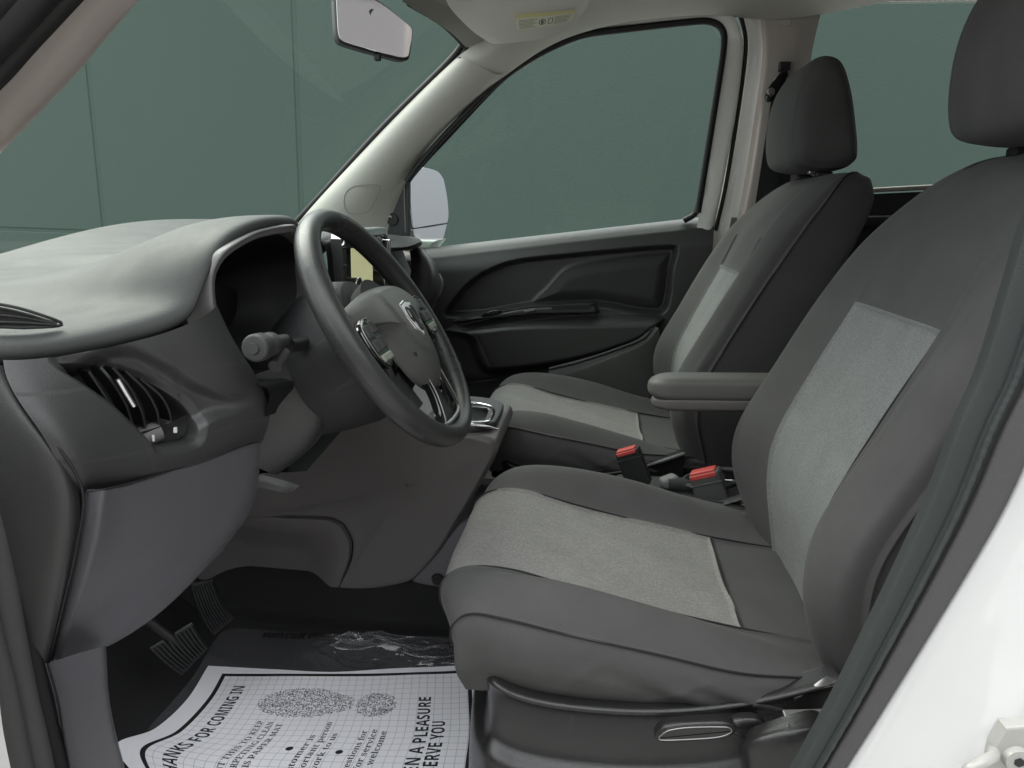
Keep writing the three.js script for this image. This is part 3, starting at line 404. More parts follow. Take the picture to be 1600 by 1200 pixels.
// ---------- dashboard ----------
{
  const t = thing('dashboard', 'dark grey plastic dashboard with arched instrument hood behind the steering wheel', 'dashboard');
  const near = [[-0.301, 0.684, 0.735], [-0.274, 0.681, 0.72], [-0.256, 0.678, 0.68], [-0.223, 0.684, 0.62], [-0.195, 0.693, 0.59], [-0.178, 0.704, 0.563], [-0.174, 0.727, 0.55], [-0.17, 0.755, 0.533], [-0.166, 0.781, 0.5], [-0.157, 0.798, 0.455], [-0.149, 0.805, 0.41], [-0.142, 0.806, 0.37]];
  const far = [[0.32, 10], [0.285, 9], [0.24, 8], [0.207, 7], [0.19, 6]].map(([z, i]) => [near[i][0] - 0.004, near[i][1], z]);
  const lip = [...near, ...far, [-0.175, 0.752, 0.165], [-0.175, 0.764, 0.13], [-0.18, 0.772, 0.06], [-0.185, 0.774, -0.05], [-0.19, 0.768, -0.16], [-0.195, 0.757, -0.27], [-0.165, 0.748, -0.37], [-0.15, 0.744, -0.44], [-0.17, 0.742, -0.56], [-0.24, 0.738, -0.66], [-0.32, 0.735, -0.73]];
  const W = z => { const q = 1 - clamp(Math.abs(z) / 0.66) ** 2; return [-0.555 - 0.26 * q, 0.712 + 0.07 * sm(0.25, -0.35, z)]; };
  const rows = [[], [], [], [], [], [], [], [], []];
  for (const [x, y, z] of lip) {
    const [wx, wy] = W(z), hood = sm(0.575, 0.515, z) * sm(0.165, 0.225, z), endB = sm(0.45, 0.62, z), base = lerp(0.70, wy, 0.35), fl = z - (z - 0.37) * 0.12 * hood;
    rows[0].push([x - 0.06, y - 0.026, z]); rows[1].push([x - 0.012, y - 0.021, z]); rows[2].push([x, y - 0.008, z]); rows[3].push([x - 0.005, y + 0.004, z]); rows[4].push([x - 0.024, y + lerp(0.010, 0.005, hood), z]);
    const x5 = lerp(x, wx, 0.2), x6 = lerp(x, wx, 0.38), x7 = lerp(x, wx, 0.65);
    rows[5].push([x5, lerp(y + 0.010, y - 0.002, hood), fl]);
    rows[6].push([x6, lerp(lerp(0.738, 0.695, endB), lerp(y, base, 0.55), hood), fl]);
    rows[7].push([x7, lerp(lerp(0.732, 0.698, endB), lerp(y, wy - 0.008, 0.95), hood), fl]);
    rows[8].push([wx, wy, z]);
  }
  const f = net(rows, true);
  obj('dash_top', sheet(f, dense(0, f.R, 90), dense(0, f.C, 190)), M.dashTop, t);
  // defroster grille in the near corner

  obj('demister_grille', surf([[[-0.327, 0.717, 0.7], [-0.309, 0.715, 0.69], [-0.291, 0.707, 0.675], [-0.274, 0.693, 0.655]], [[-0.329, 0.705, 0.7], [-0.311, 0.704, 0.69], [-0.292, 0.699, 0.675], [-0.274, 0.693, 0.655]], [[-0.331, 0.694, 0.7], [-0.312, 0.695, 0.69], [-0.293, 0.693, 0.675], [-0.274, 0.693, 0.655]]].map(r => r.map(p => [p[0], p[1] + 0.001, p[2]])), 8, 20), M.void, t);
  for (const o of [488, 498, 508]) obj('grille_bar', tube([[[-0.321, 0.715, 0.7], [-0.309, 0.713, 0.69], [-0.293, 0.706, 0.677], [-0.276, 0.694, 0.658]], [[-0.322, 0.707, 0.7], [-0.31, 0.706, 0.69], [-0.294, 0.702, 0.677], [-0.276, 0.694, 0.658]], [[-0.323, 0.7, 0.7], [-0.311, 0.699, 0.69], [-0.295, 0.697, 0.677], [-0.276, 0.693, 0.658]]][(o - 488) / 10].map(p => [p[0] + 0.001, p[1] + 0.003, p[2]]), 0.0016, 20, 6), M.dash, t);
  obj('grille_rim', tube([[-0.331, 0.694, 0.7], [-0.312, 0.694, 0.69], [-0.293, 0.692, 0.676], [-0.274, 0.693, 0.653], [-0.289, 0.709, 0.677], [-0.307, 0.717, 0.692], [-0.327, 0.719, 0.7]].map(p => [p[0] + 0.001, p[1] + 0.003, p[2]]), 0.0018, 60, 6), M.dashTop, t);
  // fascia with the side air vent sunk into it
  const fas = [
    [[-0.277, 0.673, 0.73], [-0.266, 0.671, 0.72], [-0.246, 0.67, 0.685], [-0.217, 0.674, 0.625], [-0.191, 0.682, 0.588], [-0.169, 0.695, 0.558], [-0.165, 0.705, 0.535]],
    [[-0.27, 0.658, 0.738], [-0.257, 0.655, 0.728], [-0.237, 0.654, 0.688], [-0.212, 0.656, 0.625], [-0.185, 0.66, 0.582], [-0.158, 0.662, 0.545], [-0.158, 0.663, 0.52]],
    [[-0.256, 0.636, 0.742], [-0.241, 0.633, 0.73], [-0.227, 0.628, 0.69], [-0.207, 0.625, 0.622], [-0.18, 0.624, 0.575], [-0.144, 0.623, 0.535], [-0.136, 0.62, 0.508]],
    [[-0.238, 0.609, 0.742], [-0.223, 0.606, 0.732], [-0.215, 0.598, 0.692], [-0.197, 0.592, 0.622], [-0.175, 0.592, 0.568], [-0.141, 0.593, 0.52], [-0.129, 0.581, 0.492]],
    [[-0.228, 0.581, 0.738], [-0.214, 0.577, 0.728], [-0.208, 0.568, 0.69], [-0.187, 0.561, 0.622], [-0.167, 0.56, 0.565], [-0.141, 0.563, 0.515], [-0.128, 0.553, 0.487]],
    [[-0.23, 0.546, 0.728], [-0.218, 0.54, 0.715], [-0.208, 0.534, 0.685], [-0.183, 0.527, 0.618], [-0.164, 0.527, 0.562], [-0.147, 0.531, 0.515], [-0.137, 0.531, 0.492]],
    [[-0.249, 0.527, 0.7], [-0.234, 0.524, 0.69], [-0.224, 0.517, 0.66], [-0.192, 0.514, 0.6], [-0.173, 0.515, 0.545], [-0.155, 0.519, 0.5], [-0.145, 0.519, 0.48]]];
  const vent = ZY([[-0.232, 0.661, 0.69], [-0.226, 0.664, 0.69], [-0.225, 0.66, 0.665], [-0.219, 0.654, 0.652], [-0.208, 0.629, 0.615], [-0.198, 0.602, 0.588], [-0.192, 0.583, 0.577], [-0.194, 0.57, 0.577], [-0.198, 0.555, 0.582], [-0.206, 0.552, 0.592], [-0.226, 0.558, 0.628], [-0.229, 0.57, 0.634], [-0.232, 0.614, 0.66]]);
  const vr = round2(vent, 6, 0.4);
  const scoop = round2(ZY([[-0.231, 0.659, 0.7], [-0.239, 0.665, 0.68], [-0.222, 0.676, 0.645], [-0.216, 0.67, 0.62], [-0.201, 0.648, 0.595], [-0.183, 0.621, 0.57], [-0.161, 0.601, 0.54], [-0.13, 0.592, 0.5], [-0.139, 0.57, 0.505], [-0.172, 0.57, 0.555], [-0.194, 0.562, 0.577], [-0.205, 0.547, 0.592], [-0.227, 0.553, 0.628], [-0.232, 0.565, 0.64], [-0.237, 0.615, 0.665]]), 6, 0.4);
  const ff = net(fas, true);
  obj('fascia', sheet(ff, steps(0, ff.R, 230), steps(0, ff.C, 300), (u, v, p) => { const d = sdf(vr, p.z, p.y); return (0.005 * sm(0.010, 0.0, d) + 0.014 * sm(0.001, -0.016, sdf(scoop, p.z, p.y)) * sm(0.50, 0.575, p.z) + 0.03 * sm(0.001, -0.004, d)); }), M.dash, t);
  // vent: backing, five upright vanes, tab, thumb wheel

  const inner = [[-0.24, 0.653, 0.675], [-0.235, 0.655, 0.66], [-0.226, 0.648, 0.645], [-0.215, 0.623, 0.61], [-0.206, 0.596, 0.583]];
  const lower = [[-0.231, 0.573, 0.635], [-0.226, 0.572, 0.622], [-0.218, 0.573, 0.61], [-0.206, 0.578, 0.596], [-0.2, 0.58, 0.58]];
  const vent0 = new THREE.Group(); vent0.name = 'air_vent'; t.add(vent0);
  obj('vent_backing', surf([inner.map(p => [p[0] - 0.045, p[1] - 0.004, p[2]]), lower.map(p => [p[0] - 0.045, p[1] - 0.004, p[2]])], 10, 10), M.void, vent0);
  const vv = [[[[-0.239, 0.651, 0.672], [-0.234, 0.632, 0.665], [-0.23, 0.604, 0.652], [-0.23, 0.579, 0.64]]], [[[-0.235, 0.653, 0.66], [-0.226, 0.636, 0.655], [-0.224, 0.607, 0.64], [-0.225, 0.577, 0.63]]], [[[-0.228, 0.651, 0.65], [-0.22, 0.628, 0.638], [-0.217, 0.599, 0.626], [-0.219, 0.576, 0.618]]], [[[-0.222, 0.645, 0.638], [-0.212, 0.62, 0.622], [-0.208, 0.596, 0.612], [-0.21, 0.577, 0.606]]], [[[-0.217, 0.633, 0.622], [-0.206, 0.611, 0.606], [-0.203, 0.592, 0.597], [-0.204, 0.577, 0.592]]]];
  for (const [p] of vv) obj('vane', shell([p.map(q => [q[0] + 0.004, q[1], q[2]]), p.map(q => [q[0] - 0.018, q[1], q[2] - 0.010])], 4, 20, 0.0022), std([0.010, 0.010, 0.011], 0.28), vent0), obj('vane_edge', tube(p.map(q => [q[0] + 0.0045, q[1], q[2] + 0.0005]), 0.0009, 24, 6), M.dashTop, vent0);
  obj('vane_tab', tube([[-0.218, 0.642, 0.66], [-0.215, 0.63, 0.656], [-0.211, 0.61, 0.648]].map(q => [q[0] + 0.006, q[1], q[2]]), 0.0032, 16, 10), M.silver, vent0);
  obj('wheel_panel', surf([[[-0.227, 0.573, 0.64], [-0.216, 0.573, 0.618], [-0.202, 0.576, 0.596], [-0.192, 0.581, 0.578]], [[-0.228, 0.566, 0.636], [-0.217, 0.565, 0.616], [-0.204, 0.566, 0.594], [-0.193, 0.571, 0.577]], [[-0.225, 0.557, 0.63], [-0.217, 0.554, 0.612], [-0.205, 0.552, 0.594], [-0.195, 0.558, 0.58]]].map(r => r.map(q => [q[0] + 0.003, q[1], q[2]])), 10, 16), M.black, vent0);
  const tw = [-0.213, 0.564, 0.607];
  obj('thumb_wheel', cyl(0.012, 0.012, 0.022, tw[0] - 0.005, tw[1], tw[2], [0.55, 0.18, -0.8]), M.grey, vent0);
  obj('wheel_mark', box(0.003, 0.007, 0.007, 0.001, tw[0] + 0.0045, tw[1] - 0.001, tw[2] + 0.008, 0, 0.6, 0), std([0.7, 0.7, 0.7], 0.5), vent0);
  for (const p of [[-0.222, 0.563, 0.622], [-0.202, 0.566, 0.591]]) obj('vent_mark', box(0.004, 0.006, 0.006, 0.0008, p[0] + 0.006, p[1], p[2], 0, 0.4, 0), std([0.7, 0.7, 0.7], 0.6), vent0);
  // end panel towards the door
  obj('end_panel', surf([
    [[-0.36, 0.674, 0.75], [-0.301, 0.674, 0.75], [-0.277, 0.671, 0.742], [-0.276, 0.667, 0.728], [-0.29, 0.662, 0.71]], [[-0.358, 0.626, 0.755], [-0.29, 0.633, 0.755], [-0.257, 0.634, 0.748], [-0.258, 0.631, 0.734], [-0.272, 0.625, 0.715]], [[-0.353, 0.575, 0.755], [-0.284, 0.59, 0.755], [-0.236, 0.6, 0.748], [-0.233, 0.599, 0.736], [-0.247, 0.591, 0.715]], [[-0.353, 0.527, 0.75], [-0.289, 0.542, 0.75], [-0.221, 0.551, 0.742], [-0.213, 0.547, 0.73], [-0.225, 0.538, 0.71]],
    [[-0.356, 0.475, 0.742], [-0.298, 0.483, 0.742], [-0.237, 0.487, 0.735], [-0.234, 0.481, 0.722], [-0.248, 0.469, 0.7]], [[-0.352, 0.41, 0.735], [-0.303, 0.415, 0.732], [-0.267, 0.412, 0.722], [-0.265, 0.406, 0.71], [-0.279, 0.394, 0.69]], [[-0.348, 0.332, 0.72], [-0.312, 0.334, 0.718], [-0.303, 0.328, 0.708], [-0.3, 0.323, 0.7], [-0.316, 0.308, 0.68]]], 60, 40, null, true), M.dash, t);
  obj('panel_joint', tube([[-0.276, 0.666, 0.727], [-0.257, 0.631, 0.733], [-0.232, 0.599, 0.735], [-0.213, 0.545, 0.728], [-0.233, 0.48, 0.72], [-0.266, 0.405, 0.708], [-0.302, 0.321, 0.698]], 0.0014, 80, 6), M.void, t);
  // lower knee panel
  const kn = [
    [[-0.223, 0.536, 0.712], [-0.215, 0.538, 0.716], [-0.208, 0.539, 0.716], [-0.202, 0.54, 0.715], [-0.2, 0.539, 0.711], [-0.202, 0.536, 0.703], [-0.204, 0.53, 0.672], [-0.178, 0.524, 0.578], [-0.158, 0.522, 0.52], [-0.147, 0.522, 0.49], [-0.148, 0.52, 0.47]],
    [[-0.229, 0.512, 0.71], [-0.222, 0.513, 0.714], [-0.215, 0.513, 0.714], [-0.209, 0.512, 0.713], [-0.208, 0.511, 0.709], [-0.209, 0.508, 0.701], [-0.213, 0.497, 0.668], [-0.189, 0.481, 0.572], [-0.17, 0.481, 0.52], [-0.156, 0.479, 0.487], [-0.159, 0.473, 0.465]],
    [[-0.244, 0.471, 0.704], [-0.237, 0.472, 0.708], [-0.231, 0.471, 0.708], [-0.224, 0.471, 0.707], [-0.223, 0.47, 0.703], [-0.225, 0.466, 0.695], [-0.229, 0.451, 0.66], [-0.206, 0.43, 0.575], [-0.188, 0.436, 0.53], [-0.167, 0.438, 0.485], [-0.167, 0.433, 0.46]],
    [[-0.278, 0.396, 0.692], [-0.271, 0.397, 0.696], [-0.266, 0.396, 0.696], [-0.261, 0.395, 0.695], [-0.26, 0.394, 0.692], [-0.261, 0.391, 0.685], [-0.262, 0.379, 0.655], [-0.24, 0.365, 0.58], [-0.22, 0.379, 0.54], [-0.185, 0.397, 0.49], [-0.185, 0.393, 0.46]],
    [[-0.316, 0.312, 0.68], [-0.31, 0.314, 0.684], [-0.307, 0.314, 0.684], [-0.304, 0.313, 0.683], [-0.304, 0.312, 0.68], [-0.305, 0.31, 0.674], [-0.309, 0.298, 0.65], [-0.306, 0.278, 0.6], [-0.267, 0.296, 0.545], [-0.218, 0.354, 0.49], [-0.218, 0.354, 0.465]],
    [[-0.316, 0.305, 0.68], [-0.311, 0.308, 0.684], [-0.307, 0.307, 0.684], [-0.305, 0.307, 0.683], [-0.304, 0.306, 0.68], [-0.306, 0.303, 0.674], [-0.31, 0.292, 0.65], [-0.306, 0.273, 0.6], [-0.267, 0.29, 0.545], [-0.219, 0.348, 0.49], [-0.218, 0.348, 0.465]],
    [[-0.35, 0.272, 0.64], [-0.348, 0.272, 0.64], [-0.343, 0.273, 0.64], [-0.34, 0.273, 0.64], [-0.336, 0.274, 0.64], [-0.335, 0.274, 0.635], [-0.338, 0.263, 0.61], [-0.334, 0.247, 0.56], [-0.294, 0.264, 0.5], [-0.239, 0.33, 0.45], [-0.235, 0.334, 0.43]]];
  obj('knee_panel', surf(kn, 110, 150, null, true), M.lower, t);
  obj('trim_gap', tube([[-0.218, 0.539, 0.716], [-0.206, 0.536, 0.702], [-0.197, 0.528, 0.647], [-0.177, 0.526, 0.58], [-0.151, 0.525, 0.507], [-0.143, 0.525, 0.482]], 0.0016, 60, 6), M.void, t);
  // instrument hood lining and recess
  const hc = [[-0.168, 0.653, 0.52], [-0.172, 0.694, 0.535], [-0.174, 0.728, 0.535], [-0.171, 0.75, 0.53], [-0.164, 0.77, 0.512], [-0.157, 0.788, 0.455], [-0.149, 0.795, 0.41], [-0.14, 0.798, 0.37]], hm = hc.slice(0, 7).reverse().map(p => [p[0] - 0.004, p[1], 0.74 - p[2]]);
  const arch = [...[[-0.139, 0.58, 0.485], [-0.157, 0.618, 0.505]], ...hc, ...hm, [-0.13, 0.61, 0.235], [-0.12, 0.58, 0.25]];
  const shr = (k, dx) => arch.map(p => [p[0] + dx, 0.70 + (p[1] - 0.70) * (p[1] > 0.70 ? k : 1), 0.37 + (p[2] - 0.37) * k]);
  obj('instrument_bezel', surf([shr(0.99, -0.035), shr(0.998, 0.0), shr(0.94, 0.0), shr(0.885, -0.004), shr(0.865, -0.02)], 20, 120), M.grey, t);
  obj('instrument_recess', surf([shr(0.885, -0.014), shr(0.76, -0.06), shr(0.5, -0.10), shr(0.2, -0.12)], 20, 80), M.void, t);
  obj('instrument_face', ext([[0.22, 0.57], [0.52, 0.57], [0.50, 0.68], [0.40, 0.71], [0.34, 0.71], [0.24, 0.68]], -0.29, 0.02, 0.004, 'x'), M.void, t);
  obj('instrument_sill', surf([[[-0.28, 0.60, 0.52], [-0.28, 0.60, 0.37], [-0.28, 0.60, 0.22]], [[-0.13, 0.605, 0.51], [-0.10, 0.60, 0.37], [-0.12, 0.605, 0.23]], [[-0.13, 0.56, 0.50], [-0.12, 0.55, 0.37], [-0.13, 0.56, 0.23]]], 10, 16), M.black, t);
  // centre stack
  obj('centre_stack', surf([[[-0.23, 0.775, 0.16], [-0.20, 0.782, 0.06], [-0.20, 0.782, -0.05], [-0.23, 0.775, -0.15]], [[-0.175, 0.765, 0.165], [-0.165, 0.772, 0.06], [-0.165, 0.772, -0.05], [-0.175, 0.765, -0.155]], [[-0.165, 0.70, 0.165], [-0.155, 0.70, 0.06], [-0.155, 0.70, -0.05], [-0.165, 0.70, -0.155]], [[-0.15, 0.60, 0.165], [-0.14, 0.60, 0.06], [-0.14, 0.60, -0.05], [-0.15, 0.60, -0.155]], [[-0.14, 0.48, 0.165], [-0.13, 0.48, 0.06], [-0.13, 0.48, -0.05], [-0.14, 0.48, -0.155]]], 40, 30), M.black, t);
  obj('dash_face', surf([[[-0.20, 0.74, -0.15], [-0.20, 0.735, -0.3], [-0.23, 0.73, -0.45], [-0.25, 0.72, -0.62], [-0.30, 0.72, -0.72]], [[-0.19, 0.66, -0.15], [-0.21, 0.66, -0.3], [-0.22, 0.66, -0.45], [-0.22, 0.65, -0.62], [-0.28, 0.65, -0.72]], [[-0.16, 0.58, -0.15], [-0.15, 0.58, -0.3], [-0.15, 0.58, -0.45], [-0.17, 0.58, -0.62], [-0.24, 0.58, -0.72]], [[-0.20, 0.44, -0.15], [-0.19, 0.44, -0.3], [-0.19, 0.44, -0.45], [-0.20, 0.44, -0.62], [-0.26, 0.44, -0.72]], [[-0.36, 0.38, -0.15], [-0.36, 0.38, -0.3], [-0.36, 0.38, -0.45], [-0.36, 0.38, -0.62], [-0.36, 0.38, -0.72]]], 40, 40), M.black, t);
  // far end: shelf lip and the rounded end pod
  obj('shelf_lip', shell([[[-0.24, 0.762, -0.22], [-0.205, 0.76, -0.3], [-0.176, 0.754, -0.36], [-0.15, 0.742, -0.42]], [[-0.219, 0.75, -0.2], [-0.197, 0.746, -0.28], [-0.171, 0.742, -0.34], [-0.148, 0.741, -0.41]], [[-0.209, 0.734, -0.19], [-0.185, 0.732, -0.26], [-0.165, 0.732, -0.33], [-0.147, 0.739, -0.4]]], 20, 30, -0.006), M.dashTop, t);
  obj('end_pod', surf([[[-0.197, 0.717, -0.5], [-0.176, 0.724, -0.5], [-0.162, 0.721, -0.51], [-0.159, 0.709, -0.54], [-0.176, 0.702, -0.6]], [[-0.188, 0.689, -0.48], [-0.158, 0.696, -0.48], [-0.139, 0.693, -0.5], [-0.136, 0.68, -0.54], [-0.159, 0.674, -0.62]], [[-0.189, 0.649, -0.47], [-0.152, 0.649, -0.47], [-0.127, 0.648, -0.49], [-0.126, 0.637, -0.54], [-0.148, 0.629, -0.62]], [[-0.206, 0.604, -0.47], [-0.164, 0.596, -0.47], [-0.133, 0.601, -0.49], [-0.127, 0.603, -0.54], [-0.148, 0.593, -0.62]], [[-0.238, 0.536, -0.49], [-0.195, 0.53, -0.49], [-0.162, 0.537, -0.51], [-0.152, 0.547, -0.56], [-0.166, 0.539, -0.62]]], 40, 30), M.dash, t);
  obj('end_pod_vent', tube([[-0.132, 0.656, -0.545], [-0.123, 0.636, -0.545], [-0.125, 0.616, -0.545], [-0.132, 0.599, -0.545]], 0.006, 20, 10), M.grey, t);
  // panels under the column
  obj('column_panel', surf([
    [[-0.144, 0.613, 0.49], [-0.127, 0.618, 0.47], [-0.116, 0.622, 0.45], [-0.118, 0.623, 0.43], [-0.129, 0.616, 0.4]], [[-0.142, 0.575, 0.49], [-0.116, 0.575, 0.47], [-0.091, 0.587, 0.45], [-0.092, 0.585, 0.43], [-0.103, 0.577, 0.4]], [[-0.152, 0.538, 0.485], [-0.125, 0.534, 0.465], [-0.074, 0.553, 0.445], [-0.073, 0.552, 0.43], [-0.082, 0.543, 0.4]], [[-0.156, 0.51, 0.48], [-0.131, 0.505, 0.465], [-0.085, 0.512, 0.445], [-0.082, 0.509, 0.43], [-0.092, 0.499, 0.4]], [[-0.159, 0.484, 0.478], [-0.15, 0.472, 0.465], [-0.146, 0.462, 0.45], [-0.15, 0.454, 0.43], [-0.162, 0.442, 0.4]]], 50, 30, null, true), M.dash, t);
  obj('dash_underside', surf([[[-0.36, 0.40, 0.5], [-0.2, 0.46, 0.47], [-0.12, 0.45, 0.40]], [[-0.36, 0.40, 0.3], [-0.22, 0.46, 0.3], [-0.12, 0.46, 0.3]], [[-0.36, 0.40, 0.12], [-0.24, 0.46, 0.12], [-0.12, 0.48, 0.12]]], 10, 10), M.void, t);
  obj('column_hollow', surf([[[-0.14, 0.60, 0.50], [-0.13, 0.60, 0.36], [-0.13, 0.60, 0.2]], [[-0.19, 0.54, 0.50], [-0.18, 0.52, 0.36], [-0.17, 0.52, 0.2]], [[-0.2, 0.47, 0.48], [-0.18, 0.46, 0.36], [-0.16, 0.46, 0.2]]], 10, 10), M.void, t);
  seat(t, [-0.3, 0.4, 0]);
}
{ // hood release handle
  const t = thing('release_lever', 'thin black release lever sticking out under the steering column', 'lever');
  obj('handle', shell([[[-0.18, 0.457, 0.47], [-0.166, 0.465, 0.462], [-0.135, 0.455, 0.45], [-0.114, 0.444, 0.44]], [[-0.177, 0.453, 0.47], [-0.163, 0.457, 0.465], [-0.133, 0.446, 0.455], [-0.118, 0.44, 0.445]], [[-0.171, 0.448, 0.468], [-0.158, 0.448, 0.465], [-0.134, 0.439, 0.455], [-0.122, 0.437, 0.447]]], 12, 24, 0.004), M.dash, t);
  obj('bracket', box(0.03, 0.02, 0.03, 0.004, ...[-0.186, 0.449, 0.45]), M.black, t);
  seat(t, [-0.167, 0.454, 0.46]);
}
{ // radio
  const t = thing('radio', 'dashboard radio with pale blank screen and black knobs, seen through the steering wheel', 'radio');

  obj('surround', ext(rectZY(0.128, -0.105, 0.775, 0.60), -0.165, 0.014, 0.004, 'x'), M.gloss, t);
  obj('top_trim', ext([[0.145, 0.760], [0.135, 0.785], [-0.11, 0.785], [-0.12, 0.760], [-0.10, 0.768], [0.125, 0.768]], -0.17, 0.026, 0.004, 'x'), M.silver, t);
  obj('side_trim', ext([[0.145, 0.77], [0.128, 0.77], [0.128, 0.62], [0.145, 0.62]], -0.17, 0.024, 0.004, 'x'), M.dash, t);
  obj('screen', ext(rectZY(0.092, -0.032, 0.752, 0.664), -0.154, 0.004, 0.001, 'x'), std([0.4, 0.4, 0.3], 0.25, { clearcoat: 1, emissive: lin(0.62, 0.62, 0.33), emissiveIntensity: 0.28 }), t);
  for (const [z, y] of [[0.112, 0.685], [-0.062, 0.685]]) { const k = obj('knob', cyl(0.017, 0.019, 0.024, -0.142, y, z, [1, 0.1, 0]), M.black, t); obj('knob_ring', new THREE.TorusGeometry(0.0178, 0.0016, 8, 32).rotateY(Math.PI / 2).translate(-0.131, y, z), M.silver, k); }
  for (let i = 0; i < 5; i++) obj('button', box(0.006, 0.013, 0.02, 0.002, -0.150, 0.652, 0.07 - i * 0.03), M.gloss, t);
  for (let i = 0; i < 3; i++) obj('vent_slat', box(0.012, 0.004, 0.012, 0.001, -0.15, 0.755 - i * 0.03, 0.138), M.gloss, t);
  for (const z of [-0.122, -0.138]) obj('edge_trim', box(0.012, 0.14, 0.006, 0.002, -0.15, 0.69, z), M.silver, t);
  seat(t, [-0.158, 0.69, 0.01]);
}

